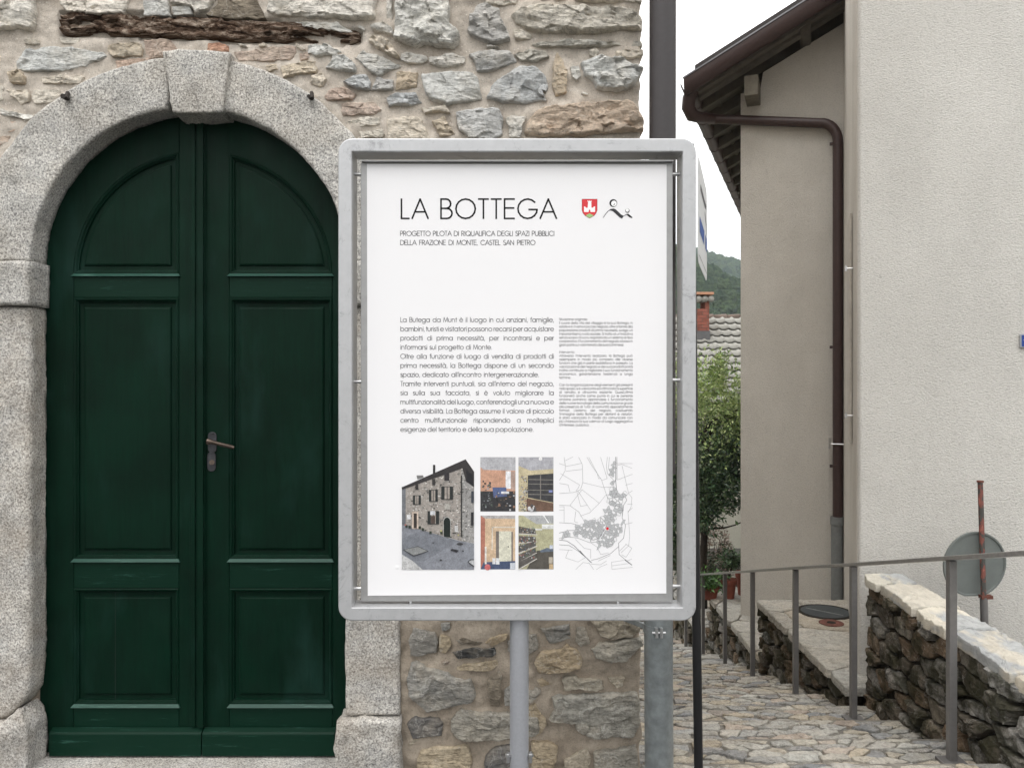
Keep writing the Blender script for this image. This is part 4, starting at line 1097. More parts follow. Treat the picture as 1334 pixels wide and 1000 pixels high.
for y in (235, 270, 318, 352): a.poly([(412, y), (612, y + 4), (612, y + 9), (412, y + 5)], (.25, .23, .2))
a.rect(506, 195, 514, 395, (.22, .2, .18)); a.poly([(400, 385), (612, 425), (612, 490), (400, 490)], (.17, .09, .055)); a.rect(575, 322, 605, 340, (.15, .2, .5)); clutter(a, 337, 410, 205, 488, 70, [(.03, .03, .03), (.6, .6, .6), (.3, .1, .08), (.07, .12, .08), (.08, .08, .1), (.3, .3, .33)], (4, 14)); clutter(a, 400, 475, 430, 489, 14, [(.72, .72, .74), (.6, .6, .62), (.1, .1, .1)], (10, 22))
a.mb.build('poster_photograph', MPH, poster, tinted=True)
a = PR(620, 585, 6.06)
a.rect(37, 522, 310, 946, (.62, .42, .24)); a.poly([(37, 522), (72, 545), (72, 870), (37, 946)], (.42, .12, .06)); a.poly([(37, 522), (310, 522), (310, 548), (72, 546)], (.45, .43, .42)); a.rect(158, 646, 182, 880, (.2, .17, .15)); a.rect(182, 646, 280, 892, (.66, .64, .50)); a.rect(280, 650, 292, 880, (.2, .17, .15)); a.line([(128, 790), (130, 614), (310, 614)], 9, (.66, .60, .50))
a.poly([(60, 890), (310, 880), (310, 946), (37, 946)], (.05, .08, .17)); a.rect(70, 768, 84, 905, (.75, .72, .66)); a.rect(130, 858, 154, 905, (.7, .72, .74)); a.rect(158, 858, 186, 908, (.72, .74, .76)); disc(a, 92, 930, 24, (.6, .06, .06), 14); a.rect(270, 895, 308, 944, (.6, .64, .72)); disc(a, 256, 768, 6, (.1, .1, .1), 8)
a.mb.build('poster_photograph', MPH, poster, tinted=True)
a = PR(620, 585, 6.06)
a.rect(336, 522, 612, 946, (.46, .44, .25)); a.poly([(336, 522), (612, 522), (612, 585), (480, 590), (370, 522)], (.42, .43, .44)); a.line([(535, 522), (572, 578)], 7, (.9, .9, .9)); a.rect(522, 592, 612, 628, (.75, .76, .76)); a.rect(470, 626, 522, 638, (.7, .7, .68)); a.poly([(480, 800), (612, 780), (612, 946), (400, 946)], (.10, .09, .075)); a.poly([(505, 798), (560, 776), (612, 785), (612, 806), (510, 812)], (.12, .16, .22)); a.rect(575, 850, 606, 900, (.48, .42, .33)); a.rect(582, 756, 608, 785, (.55, .6, .72)); a.rect(578, 905, 608, 945, (.55, .38, .18))
for y0_, y1_ in ((665, 672), (740, 728), (818, 762), (890, 815), (944, 862)):
    a.poly([(338, y0_ - 58), (470, y1_ - 40), (475, y1_), (338, y0_)], (.12, .11, .10)); clutter(a, 338, 468, min(y0_, y1_) - 52, min(y0_, y1_) - 4, 26, [(.5, .5, .45), (.3, .07, .06), (.05, .05, .05), (.08, .15, .22), (.45, .3, .15), (.6, .6, .6), (.1, .16, .1)], (4, 12)); a.line([(338, y0_), (480, y1_)], 6, (.7, .66, .6))
a.mb.build('poster_photograph', MPH, poster, tinted=True)
# village map
m_ = PR(720, 585, 6.06); g3 = (.22, .22, .23); g2 = (.08, .08, .09)
for w_, c_, pts in [
 (2.2, g3, [(90, 62), (100, 130), (98, 170), (52, 245)]), (2, g3, [(98, 90), (160, 60)]), (2, g3, [(52, 112), (100, 128)]), (2, g3, [(104, 135), (228, 110)]), (2, g3, [(106, 172), (232, 158)]), (2.2, g3, [(205, 62), (234, 120), (238, 262), (220, 318), (165, 340), (52, 348)]),
 (2, g3, [(60, 190), (212, 280), (205, 300), (185, 325)]), (2, g3, [(52, 268), (122, 280), (136, 335)]), (2, g3, [(232, 318), (136, 442)]), (2.4, g3, [(52, 440), (136, 444), (208, 495), (250, 570)]), (2, g3, [(238, 262), (395, 300), (478, 298)]), (2, g3, [(232, 318), (368, 425), (292, 500), (220, 525)]),
 (2, g3, [(368, 425), (418, 362), (462, 352)]), (2, g3, [(190, 330), (220, 450), (270, 440)]), (2, g3, [(200, 330), (300, 480)]), (2.2, g3, [(270, 62), (310, 130), (385, 240), (438, 400)]), (2, g3, [(285, 62), (352, 190), (362, 232), (380, 228)]), (2, g3, [(378, 62), (430, 230), (390, 245)]),
 (2.2, g3, [(432, 62), (424, 130), (432, 190), (478, 240), (485, 310)]), (2.2, g3, [(448, 62), (440, 150), (470, 210)]), (3.4, g2, [(497, 60), (497, 240), (505, 330), (492, 470)]), (3.0, g2, [(507, 60), (507, 240)]), (2, g3, [(507, 112), (630, 112)]), (2, g3, [(512, 126), (545, 118), (628, 150)]), (2, g3, [(548, 130), (600, 350), (625, 380), (620, 450), (595, 500), (608, 680), (600, 760)]),
 (2, g3, [(512, 240), (630, 196)]), (2, g3, [(575, 282), (630, 268)]), (2, g3, [(600, 345), (630, 325)]), (2, g3, [(590, 432), (630, 434)]), (2, g3, [(592, 492), (630, 462)]), (2, g3, [(575, 590), (630, 578)]), (2.6, g2, [(570, 370), (585, 400), (560, 440), (548, 540), (575, 600), (560, 700), (520, 740), (525, 830), (625, 912)]),
 (2, g3, [(90, 450), (90, 575)]), (2, g3, [(52, 452), (90, 452)]), (2, g3, [(52, 480), (90, 480)]), (3, g3, [(52, 578), (150, 584), (208, 600)]), (2, g3, [(182, 490), (172, 570), (200, 580)]), (3.4, g2, [(52, 660), (130, 640), (170, 640), (260, 690), (320, 715), (370, 700), (400, 650), (450, 560), (500, 440)]), (3, g3, [(52, 700), (130, 690), (200, 700), (290, 735), (360, 730), (420, 660)]),
 (3.6, g2, [(52, 715), (110, 722), (170, 760), (230, 820), (308, 895)]), (3, g2, [(52, 752), (130, 758), (200, 800), (260, 850), (300, 890)]), (2, g3, [(52, 790), (155, 796)]), (2, g3, [(125, 795), (102, 856), (200, 888), (262, 850)]), (2, g3, [(182, 946), (240, 892), (290, 900), (325, 948)]), (2.2, g3, [(180, 710), (250, 780), (300, 790), (300, 860)]),
 (2.8, g2, [(305, 875), (360, 862), (460, 820), (522, 765)]), (2.2, g3, [(305, 905), (375, 910), (425, 880)]), (2, g3, [(345, 948), (380, 925), (430, 905)]), (2.2, g3, [(360, 880), (455, 835)]), (2, g3, [(465, 888), (468, 946), (630, 930)]), (2, g3, [(465, 890), (560, 875)]), (2, g3, [(468, 918), (600, 900)]), (2, g3, [(575, 745), (625, 780), (580, 850), (545, 830)]), (2, g3, [(530, 800), (580, 750)]), (2, g3, [(540, 815), (600, 760)]), (2, g3, [(585, 880), (625, 865)]), (2, g3, [(375, 760), (420, 740), (470, 720), (500, 680)]), (2, g3, [(300, 735), (350, 770), (380, 830), (440, 815)]), (5, g2, [(570, 872), (625, 912)]), (5, g2, [(215, 800), (250, 840)])]:
    m_.line(pts, w_ * .95, c_); m_.k -= 1
m_.k = 12
gh = (.50, .51, .52)
def inblob(x, y):
    c1 = ((x - 340) / 150) ** 2 + ((y - 620) / 85) ** 2 < 1
    c2 = abs(x - (440 + (600 - y) * .28)) < 58 and 330 < y < 620
    c3 = ((x - 470) / 100) ** 2 + ((y - 630) / 80) ** 2 < 1
    c4 = ((x - 400) / 75) ** 2 + ((y - 730) / 70) ** 2 < 1
    c5 = abs(x - 480) < 22 and 80 < y < 330
    c6 = abs(y - (655 - (x - 60) * .0)) < 22 and 55 < x < 230
    road = abs(x - (400 + (650 - y) * .45)) < 10 if y < 650 else False
    return (c1 or c2 or c3 or c4 or c5 or c6) and not road
mp_ = []
while len(mp_) < 330:
    q = (rp.uniform(50, 605), rp.uniform(78, 805))
    if all((q[0] - o_[0]) ** 2 + (q[1] - o_[1]) ** 2 > 13 ** 2 for o_ in mp_) and (inblob(*q) or rp.random() < .10): mp_.append(q)
for q, cell in zip(mp_, voronoi([(a / 100, b / 100) for a, b in mp_], (.4, 6.2, .6, 8.2))):
    cell = None if cell is None else [(a * 100, b * 100) for a, b in cell]
    if cell is None or not inblob(*q) or abs(area2(cell)) > 900: continue
    cell = shrink(cell, 1.6)
    m_.poly(cell, gh if rp.random() < .75 else (.76, .76, .77), 20)
    m_.k = 34; m_.line(cell + [cell[0]], 1.3, (.16, .16, .17))
m_.k = 45
disc(m_, 431, 625, 11, (.75, .02, .03), 12); m_.line([(420, 625), (370, 712)], 4, (.84, .84, .86))
m_.mb.build('poster_map', MINK, poster, tinted=True)

# ================================================================== DOWNPIPE AT THE HOUSE CORNER
q = P(859, 500, 3.15)
dpipe = thing('downpipe', (q.x, 3.15, -.4), 'tall rainwater pipe at the stone house corner, brown above and galvanised grey below', 'downpipe')
mb = MB(); xx = P(864.5, 0, 3.15).x
mb.tube([(xx - .006, 3.15, 1.2), (xx, 3.15, 6.1)], .0515, 32, cap=False); mb.build('upper_pipe', MBP, dpipe, auto=60)
mb = MB(); xx = P(857, 0, 3.15).x
mb.tube([(xx + .008, 3.15, -.6), (xx, 3.15, 1.0)], .0555, 32, cap=True); lp = mb.build('lower_pipe', MGP, dpipe, auto=60)
zc = P(0, 822, 3.1).z
mb = MB(); mb.tube([(xx, 3.15, zc - .016), (xx, 3.15, zc + .016)], .0575, 32); cl = mb.build('pipe_clamp', MGP, dpipe, auto=60)
mb = MB(); mb.box(xx - .022, xx - .012, 3.075, 3.10, zc - .018, zc + .018); mb.box(xx - .004, xx + .006, 3.075, 3.10, zc - .018, zc + .018); mb.tube([(xx - .034, 3.083, zc), (xx + .018, 3.083, zc)], .0045, 8); mb.build('clamp_screw', MZ, cl)
mb = MB(); mb.beam((xx - .05, 3.17, zc), (XC - .1, YW + .03, zc), .012, .02); mb.build('wall_bracket', MGP, dpipe)

# ================================================================== BLACK POST WITH WHITE ROAD SIGN SEEN EDGE-ON
q = P(908.5, 0, 3.0)
rs = thing('road_sign', (.69, 3.0, -.14), 'white sign plate on a thin black post, seen almost edge-on behind the board', 'road sign')
mb = MB(); mb.tube([(.6863 + .014 * .893, 3.0, -.2), (.6863 - .014 * 1.75, 3.0, 2.44)], .0165, 20); mb.build('post', MBK, rs, auto=50)
dirv = Vector((.284, .959, 0)); nv_ = Vector((.959, -.284, 0))
org = Vector((q.x + .012, 3.03, 0))
def smap(u, v, h): p = org + dirv * u + nv_ * h; return (p.x, p.y, v)
mb = MB(); mb.prism(rrect(.275, 2.205, .63, .40, .05, 6), smap, -.002, 0); plate = mb.build('sign_plate', MWHT, rs)
sgp = MB()
for (u0, u1, v0, v1, c_) in ((.44, .57, 2.13, 2.19, (.05, .10, .30)), (.05, .36, 2.13, 2.19, (.05, .10, .30)), (.46, .52, 2.31, 2.33, (.12, .12, .13)), (.10, .45, 2.30, 2.325, (.12, .12, .13))):
    sgp.add([smap(a, b, .0012) for a, b in ((u0, v0), (u1, v0), (u1, v1), (u0, v1))], [(0, 1, 2, 3)], c_)
sgp.add([smap(a, b, .0012) for a, b in ((.40, 2.27), (.52, 2.235), (.56, 2.20), (.57, 2.215), (.53, 2.25), (.40, 2.285))], [(0, 1, 2, 3, 4, 5)], (.12, .12, .13))
sgp.add([smap(a, b, .0012) for a, b in ((.02, 2.035), (.56, 2.035), (.56, 2.04), (.02, 2.04))], [(0, 1, 2, 3)], (.3, .3, .3))
sgp.build('sign_marking', MINK, plate, tinted=True)
# ================================================================== STEPPED LANE
PAVC = ['L', 'L', 'C', 'H', 'H', 'G', 'L', 'P', 'T']
PAVK = {'L': (.44, .42, .375), 'C': (.46, .42, .35), 'H': (.38, .37, .345), 'G': (.29, .29, .285), 'P': (.40, .345, .295), 'T': (.44, .39, .31)}
lane = bpy.data.objects.new('steps', None); COL.objects.link(lane); lane.location = (1.3, 3.4, -.3); lane['kind'] = 'structure'; lane['label'] = 'lane of broad shallow steps paved with broken stone, falling away from the street'
def zstep(k): return .724 - .25 * (3.45 + .56 * k + .28)
rng = random.Random(21); bed = MB(); far_ = MB(); cnt = 0
def lx(Y): return 2.20 + .02 * max(Y - 5, 0)
for k in range(-1, 28):
    Y0 = 3.45 + .56 * k; Y1 = Y0 + .56; z = zstep(k); Xl = .42 if k > -1 else XC + .02
    X1 = lx(Y0) + .1
    bed.box(.40, X1, Y0, Y1 + .02, z - .5, z - .014 - .0003 * (k + 2))
    def tm(u, v, h, z=z, Y0=Y0): return (u, v, z - .012 + h * .6 - (v - Y0 - .28) * .03)
    box = (Xl, X1, Y0 + .004, Y1 - .002)
    sx, sy = ((.118, .066) if k < 8 else (.19, .11))
    npt = int((X1 - Xl) * .56 / sx / sy); pts = []
    for _ in range(npt * 6):
        q = (rng.uniform(*box[:2]), rng.uniform(*box[2:])); md = rng.choice((.45, .6, .85))
        if len(pts) < npt and all(((q[0] - o_[0]) / sx) ** 2 + ((q[1] - o_[1]) / sy) ** 2 > md ** 2 for o_ in pts): pts.append(q)
    sk = rng.uniform(-.5, .5)
    cells = voronoi([(a + sk * (b - Y0), b) for a, b in pts], (Xl - .3, X1 + .3, box[2], box[3]), rng.uniform(1.9, 2.7))
    cells = [None if c is None else [(min(max(a - sk * (b - Y0), Xl), X1), b) for a, b in c] for c in cells]
    for cell in cells:
        if cell is None: continue
        c = centroid(cell)
        vis = c[0] / c[1] > .150
        cell = shrink(cell, .0018 + rng.random() ** 2 * .009)
        if abs(area2(cell)) < .0005: continue
        t = tuple(q_ * .95 for q_ in vary(PAVK[rng.choice(PAVC)], rng, .17))
        rg = [(1.0, -1), (1.0, .75), (.972, 1.0), (.8, 1.0), (.45, 1.0)] if k < 7 else [(1.0, -1), (.97, .8), (.85, 1.0)]
        tilt = rng.uniform(-.004, .008)
        V, Fc = stone_geo(cell, tm, rng.uniform(.014, .034), rng, back=.03, res=.013 if k < 7 else .06, jit=.0045, crag=.42, facets=2, rough=.28, flat=False, rings=rg, nmin=9)
        if cnt < 295 and vis and k < 7 and k >= -1 and c[1] > 3.5:
            mesh('stone', V, Fc, MSP, lane, smooth=True, tint=t); cnt += 1
        else: far_.add(V, Fc, t)
bed.build('bedding', mat_simple('joint_mortar', (.19, .175, .15), .95, .4, 9, .7, 60, .012), lane)
o = far_.build('paving_stones', MSP, lane, smooth=True, tinted=True); kind(o, 'stuff')

# ================================================================== RETAINING WALLS AND TERRACES
WPK = {'a': (.20, .17, .13), 'b': (.14, .12, .095), 'c': (.25, .235, .205), 'd': (.21, .15, .10), 'e': (.09, .078, .06), 'f': (.34, .33, .31)}
def stone_wall(name, label, X_of, Y0, Y1, ztop, zbot_of, seed, dx=.24, dy=.13, gap=.008, group=None, par=None, hr=(.015, .06), res=.02, backX=.35):
    """rubble face looking towards -X, courses run along Y"""
    r = random.Random(seed)
    w = par or thing(name, (X_of(Y0), Y0, zbot_of(Y0)), label, 'stone wall', group)
    def mp(u, v, h): return (X_of(u) - h + .03 * (ztop - v) * 0, u, v)
    # core
    mb = MB(); n = 8
    L0 = []; 
    for i in range(n + 1):
        Y = Y0 + (Y1 - Y0) * i / n
        L0.append([(X_of(Y) + .012, Y, zbot_of(Y) - .15), (X_of(Y) + .012, Y, ztop - .004), (X_of(Y) + backX, Y, ztop - .004), (X_of(Y) + backX, Y, zbot_of(Y) - .15)])
    mb.loft(L0, capend=True, capstart=True)
    mb.build('core', MDKS, w)
    zb_ = min(zbot_of(Y0), zbot_of(Y1)) - .05
    box = (Y0, Y1, zb_, ztop)
    pts = scatter(box, dx, dy, r, .45, .38)
    for cell in voronoi(pts, box, 2.4):
        if cell is None: continue
        if max(q[1] for q in cell) < min(zbot_of(q[0]) for q in cell) - .02: continue
        # clip off what lies below ground by leaving it buried
        cell = shrink(cell, gap + r.random() * .010)
        if abs(area2(cell)) < .0012: continue
        V, Fc = stone_geo(cell, mp, r.uniform(*hr), r, back=.05, res=res, jit=.009, facets=5, rough=.35, crag=.34)
        sharp(mesh('stone', V, Fc, MSW, w, smooth=True, tint=vary(tuple(q_ * .82 for q_ in WPK[r.choice('abcdefcd')]), r, .25)))
    return w
def slabs(name, matk, box, dx, dy, z, seed, par, thick=.05, gap=.006, ax=1.0, inside=None, tilt=0, res=.05, keys='LLCH', jit=.008, over=0, mapz=None):
    gap = gap * 1.9
    r = random.Random(seed); pts = scatter(box, dx, dy, r, .4, .35)
    for cell in voronoi(pts, box, ax):
        if cell is None: continue
        if inside: cell = inside(cell)
        if cell is None or abs(area2(cell)) < .003: continue
        cell = shrink(cell, gap)
        def mp(u, v, h): return (u, v, (z if mapz is None else mapz(u, v)) + h)
        V, Fc = stone_geo(cell, mp, .012, r, back=thick, res=res, jit=jit, facets=1, rough=.5, flat=True, rings=[(1.0, -1), (1.0, .3), (.985, .9), (.93, 1.0), (.6, 1.0), (.3, 1)])
        mesh(name, V, Fc, matk, par, smooth=True, tint=vary(PAVK[r.choice(keys)], r, .1))
def clipx(fx, X1):   # keep cell points right of the wall face line
    def g(cell):
        return [(min(max(x, fx(y)), X1(y)), y) for x, y in cell]
    return g
gz = lambda Y: .724 - .25 * Y
# low wall A beside the railing
XA = lambda Y: 2.15 + .155 * (Y - 3.4) / 1.8
wA = stone_wall('garden_wall', 'low rubble wall with pale sloping coping slabs, running towards the white building corner', XA, 2.3, 5.20, .285, gz, 31, .27, .105, hr=(.012, .055), res=.012, backX=.20)
XAb = lambda Y: 2.36 + .11 * max(Y - 3.9, 0) / 1.2 + .0
copc = [(4.95, 5.22), (4.42, 4.95), (4.02, 4.42), (3.42, 4.02), (2.95, 3.42), (2.3, 2.95)]
rc = random.Random(5)
for i, (a, b) in enumerate(copc):
    ja = rc.uniform(-.05, .05) if i < 5 else 0; xa0, xb0 = XA(a) - .035, XA(b) - .03
    wa, wb = XAb(a) + rc.uniform(-.02, .07), XAb(b) + rc.uniform(-.02, .07)
    a += .010; b -= .010
    cell = [(xa0, a + .008), (XA((a + b) / 2) - rc.uniform(.02, .06), (a + b) / 2), (xb0, b - .008), ((xb0 + wb) / 2, b + .03 - .008), (wb, b - .008), (wa, a + .008), ((xa0 + wa) / 2, a + .03)]
    zt_ = .300 + rc.uniform(-.004, .006)
    V, Fc = stone_geo(cell, lambda u, v, h, zt_=zt_: (u, v, zt_ + h), .020, rc, back=.035, res=.012, jit=.0065, facets=3, rough=.6, flat=False, crag=.22, nmax=140, rings=[(1.0, -1), (1.0, .2), (.99, .75), (.965, 1.0)] + [(.9 - .08 * q_, 1.0) for q_ in range(11)])
    sharp(mesh('coping_slab', V, Fc, MCP, wA, smooth=True, tint=vary(((.56, .52, .44), (.52, .49, .425))[i % 2], rc, .06)))
# platform B
XB = lambda Y: 2.20 + .03 * (Y - 5.2)
wB = stone_wall('terrace_wall', 'dark rubble wall under the slab terrace that carries the two round drain covers', XB, 5.28, 7.28, -.46, gz, 32, .26, .095, hr=(.015, .05), res=.016)
tB = bpy.data.objects.new('terrace', None); COL.objects.link(tB); tB.location = (3, 6.2, -.4); kind(tB, 'structure', 'slab-paved terrace in front of the beige building')
mb = MB(); mb.box(2.30, 6.0, 5.22, 7.26, -1.6, -.456); mb.build('bedding', MDKS, tB)
slabs('flagstone', MSP, (2.13, 4.0, 5.18, 7.3), .62, .42, -.412, 41, tB, thick=.045, inside=clipx(lambda y: XB(y) - .06, lambda y: 9), gap=.004)
# terrace C (lower) on which the beige building stands
XCc = lambda Y: 2.28 + .03 * (Y - 7.3)
ztC = -.93
wC = stone_wall('terrace_wall', 'dark rubble wall below the lower slab terrace at the foot of the beige building', XCc, 7.34, 9.55, ztC - .06, gz, 33, .26, .10, res=.025)
tC = bpy.data.objects.new('terrace', None); COL.objects.link(tC); tC.location = (3, 8.4, ztC); kind(tC, 'structure', 'lower slab-paved terrace beside the beige building')
mb = MB(); mb.box(2.42, 6.0, 7.26, 9.75, -3.2, ztC - .055); mb.build('bedding', MDKS, tC)
slabs('flagstone', MSP, (2.18, 3.6, 7.3, 9.6), .42, .40, ztC - .012, 42, tC, thick=.045, inside=clipx(lambda y: XCc(y) - .05, lambda y: 9), gap=.005, res=.07)
# terrace D
XD = lambda Y: 2.33 + .03 * (Y - 9.6)
ztD = -1.50
wD = stone_wall('terrace_wall', 'far dark rubble wall holding the lowest slab terrace near the potted plants', XD, 9.6, 13.0, ztD - .06, gz, 34, .3, .14, res=.05)
tD = bpy.data.objects.new('terrace', None); COL.objects.link(tD); tD.location = (3, 11, ztD); kind(tD, 'structure', 'lowest slab-paved terrace by the tree')
mb = MB(); mb.box(2.45, 6.0, 9.75, 13.4, -4.2, ztD - .055); mb.build('bedding', MDKS, tD)
slabs('flagstone', MSP, (2.25, 4.5, 9.76, 13.2), .5, .42, ztD - .012, 43, tD, thick=.045, inside=clipx(lambda y: XD(y) - .05, lambda y: 9), gap=.006, res=.1)
# slabs seen left of wall C: bottom landing
mb = MB(); mb.box(2.3, 8, 13.4, 17.2, -4.4, -2.1); kind(mb.build('garden_soil', MSOIL), 'structure', 'dark garden bed in front of the cream house')
mb = MB(); mb.box(2.62, 7.5, 2.6, 5.12, -1.2, -.43); kind(mb.build('courtyard', MBED), 'structure', 'paved yard in front of the white building')

# drain covers
q = P(1073, 797, 1.0); Yc = (CH + .402) * F / (797 - 500); c = P(1075, 797, Yc)
def disc3(mb, c, r, h, n=28, col=None): mb.tube([c, c + Vector((0, 0, h))], r, n, col=col)
dc = thing('drain_cover', (c.x, c.y, -.402), 'large round slate-grey drain cover on the slab terrace', 'drain cover')
mb = MB(); disc3(mb, Vector((c.x, c.y, -.40)), .235, .004); mb.build('rim', MDKS, dc)
mb = MB(); disc3(mb, Vector((c.x, c.y, -.4)), .20, .007); d_ = mb.build('lid', MCOV, dc, bevel=.004)
mb = MB(); mb.beam((c.x - .13, c.y + .10, -.392), (c.x + .10, c.y - .13, -.392), .010, .003); mb.build('ridge', mat_simple('chalk_line', (.22, .23, .22)), d_)
Yc = (CH + .40) * F / (811.5 - 500); c = P(1083, 811.5, Yc)
dc = thing('drain_cover', (c.x, c.y, -.402), 'small round rust-red drain cover in front of the large one', 'drain cover')
mb = MB(); disc3(mb, Vector((c.x, c.y, -.40)), .098, .007); d_ = mb.build('rim', MRST, dc, bevel=.003)
mb = MB(); disc3(mb, Vector((c.x, c.y, -.394)), .035, .003); mb.build('grate', MDKS, dc)

# ================================================================== RAILING
rail = thing('railing', (2.05, 3.75, -.214), 'grey steel handrail with slim square posts running down the stepped lane', 'railing')
RP = [(2.02, 2.60), (2.045, 3.75), (2.075, 4.90), (2.065, 5.87), (2.11, 7.07), (2.145, 8.12), (2.20, 9.28), (2.20, 10.2), (2.19, 11.05), (2.2, 12.1), (2.2, 13.2)]
RH = []
for i, (x, y) in enumerate(RP):
    zt_ = CH + .017 - (.25) * y + (.0) ; zt_ = CH - (-.0) - .0 
    zz = .726 + .95 - .25 * y
    zg = zstep(math.floor((y - 3.45) / .56)) + .006
    mb = MB(); mb.beam((x, y, zg), (x, y, zz - .008), .036, .036, up=Vector((0, 1, 0))); mb.build('post', MRG, rail, bevel=.003)
    mb = MB(); mb.box(x - .055, x + .055, y - .045, y + .045, zg - .01, zg + .007); mb.build('base_plate', MRG, rail, bevel=.002)
    RH.append(Vector((x, y, zz)))
RH = [RH[0] + Vector((-.01, -.4, .1))] + RH
mb = MB()
# flat handrail swept through the posts
L0 = []
sm = []
for i in range(len(RH) - 1):
    for k in range(4):
        t = k / 4; p0 = RH[max(i - 1, 0)]; p1 = RH[i]; p2 = RH[i + 1]; p3 = RH[min(i + 2, len(RH) - 1)]
        sm.append(.5 * ((2 * p1) + (p2 - p0) * t + (2 * p0 - 5 * p1 + 4 * p2 - p3) * t * t + (3 * p1 - p0 - 3 * p2 + p3) * t ** 3))
sm.append(RH[-1])
for i, p in enumerate(sm):
    t = (sm[min(i + 1, len(sm) - 1)] - sm[max(i - 1, 0)]).normalized(); s_ = t.cross(Vector((0, 0, 1))).normalized(); u = s_.cross(t)
    L0.append([p + s_ * a + u * b for a, b in ((-.026, -.008), (.026, -.008), (.026, .012), (-.026, .012))])
mb.loft(L0, capend=True, capstart=True); mb.build('handrail', mat_metal('skylit_rail_steel', (.30, .295, .29), .28, .15, .45), rail, bevel=.003)  # paler than the posts: the sky's reflection is put into the colour

# ================================================================== WHITE BUILDING (right)
XW, YWB = 2.325, 5.42
wb = thing('white_building', (4.5, YWB, -.4), 'near building with rough white rendered wall on the right', 'building')
mb = MB(); nn = 14
C0 = Vector((2.457, 8.66, 0)); U = Vector((.935, -.355, 0)); Vv = Vector((.355, .935, 0))
W0 = Vector((XW, YWB, 0))
def wl(u, v, z): return W0 + U * u + Vv * v + Vector((0, 0, z))
prof = [(4.6, 0)] + [(.03 - .03 * math.sin(R(a)), .03 - .03 * math.cos(R(a))) for a in range(0, 91, 15)] + [(0, 5.5), (4.6, 5.5)]
mb.prism(prof, lambda u, v, h: wl(u, v, h), -1.2, 7.0); mb.build('wall', MWS, wb, auto=30)
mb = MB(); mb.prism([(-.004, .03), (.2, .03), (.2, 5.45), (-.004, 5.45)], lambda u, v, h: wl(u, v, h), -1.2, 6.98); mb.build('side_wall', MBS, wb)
def onfront(x, y, off=-.0):
    d = Vector(((x - 667) / F, 1, -(y - 500) / F)); o_ = W0 + Vv * off
    t = (o_.x * Vv.x + o_.y * Vv.y) / (d.x * Vv.x + d.y * Vv.y)
    return Vector((0, 0, CH)) + d * t
# shutter folded against the side wall, seen on edge
msh = mat_simple('shutter_paint', (.5, .47, .42))
for v0, v1, ya, yb in ((.75, 1.25, 285, 575),):
    zz0, zz1 = P(0, yb, 5.42 + .935).z, P(0, ya, 5.42 + .935).z
    mb = MB(); mb.prism([(-.024, v0), (-.008, v0), (-.008, v1), (-.024, v1)], lambda u, v, h: wl(u, v, h), zz0, zz1); sh = mb.build('shutter', msh, wb, bevel=.004)
for y in (350, 541):
    z = P(0, y, 6.1).z; mb = MB(); mb.tube([wl(.0, .70, z), wl(-.055, .70, z)], .006, 8); mb.prism([(-.06, .69), (-.045, .69), (-.045, .715), (-.06, .715)], lambda u, v, h: wl(u, v, h), z - .02, z + .02); mb.build('shutter_hook', MZ, wb)
# street plate
pl = onfront(1328, 435, -.004); pb = onfront(1328, 453, -.004)
sn = thing('street_plate', tuple(pb), 'small blue enamel plate on the white wall, cut by the picture edge', 'sign')
def pm(u, v, h): q = pb + U * u + Vv * (-h); return (q.x, q.y, v)
hz = pl.z - pb.z
mb = MB(); mb.prism([(0, pb.z), (.45, pb.z), (.45, pl.z), (0, pl.z)], pm, 0, .012); mb.build('frame', mat_metal('plate_frame', (.35, .36, .38), .5, .1, .5), sn, bevel=.002)
mb = MB(); mb.prism([(.010, pb.z + .008), (.44, pb.z + .008), (.44, pl.z - .008), (.010, pl.z - .008)], pm, .012, .0145); mb.build('face', MBLUE, sn)
mb = MB(); c = pb + U * .024 + Vector((0, 0, hz * .55)) - Vv * .0145; mb.tube([c, c - Vv * .002], .004, 8); mb.build('screw', MZ, sn)

# ================================================================== BEIGE BUILDING (turned 20.8 degrees) with eaves and gutters
def bl(u, v, z): return C0 + U * u + Vv * v + Vector((0, 0, z))
bb = thing('beige_building', (C0.x, C0.y, ztC), 'beige rendered gable building with brown gutters, set back beside the lane', 'building')
PIT = math.tan(R(27)); ZE = 4.70        # roof plane height at the eave edge (u = -.48)
def zr(u): return ZE + (u + .48) * PIT   # top plane, before thickness
mb = MB()
zt0 = zr(0) - .30
poly = [(0, ztC - .3), (6, ztC - .3), (6, zr(6) - .22), (.23, zr(.23) - .20), (.20, P(0, 117, 8.55).z), (0, P(0, 122, 8.66).z)]
mb.prism(poly, lambda a, b, h: bl(a, h, b), 0, 7.0)
mb.build('gable_wall', MBS, bb)
# roof deck, verge boards, rafters
def roofbox(m, u0, u1, v0, v1, t0, t1):
    vs = [bl(u, v, zr(u) - t) for u in (u0, u1) for v in (v0, v1) for t in (t0, t1)]
    m.add(vs, [(0, 1, 3, 2), (4, 6, 7, 5), (0, 4, 5, 1), (2, 3, 7, 6), (0, 2, 6, 4), (1, 5, 7, 3)])
mb = MB(); roofbox(mb, -.46, 6.2, -.47, 7.2, .0, .025); dk = mb.build('roof_boards', MSF, bb)
for i in range(14):
    mb = MB(); v0 = -.42 + .52 * i; roofbox(mb, -.42, 6, v0, v0 + .09, .028, .15); mb.build('rafter', MSF, bb)
for i in range(5):
    mb = MB(); u0 = -.30 + .24 * i; mb2 = None
    roofbox(mb, u0, u0 + .035, -.44, 6.9, .026, .05); mb.build('batten', MSF, bb)
# two long verge planks under the overhang
mb = MB(); roofbox(mb, -.40, 6.1, -.30, -.19, .03, .17); mb.build('verge_plank', MSF, bb)
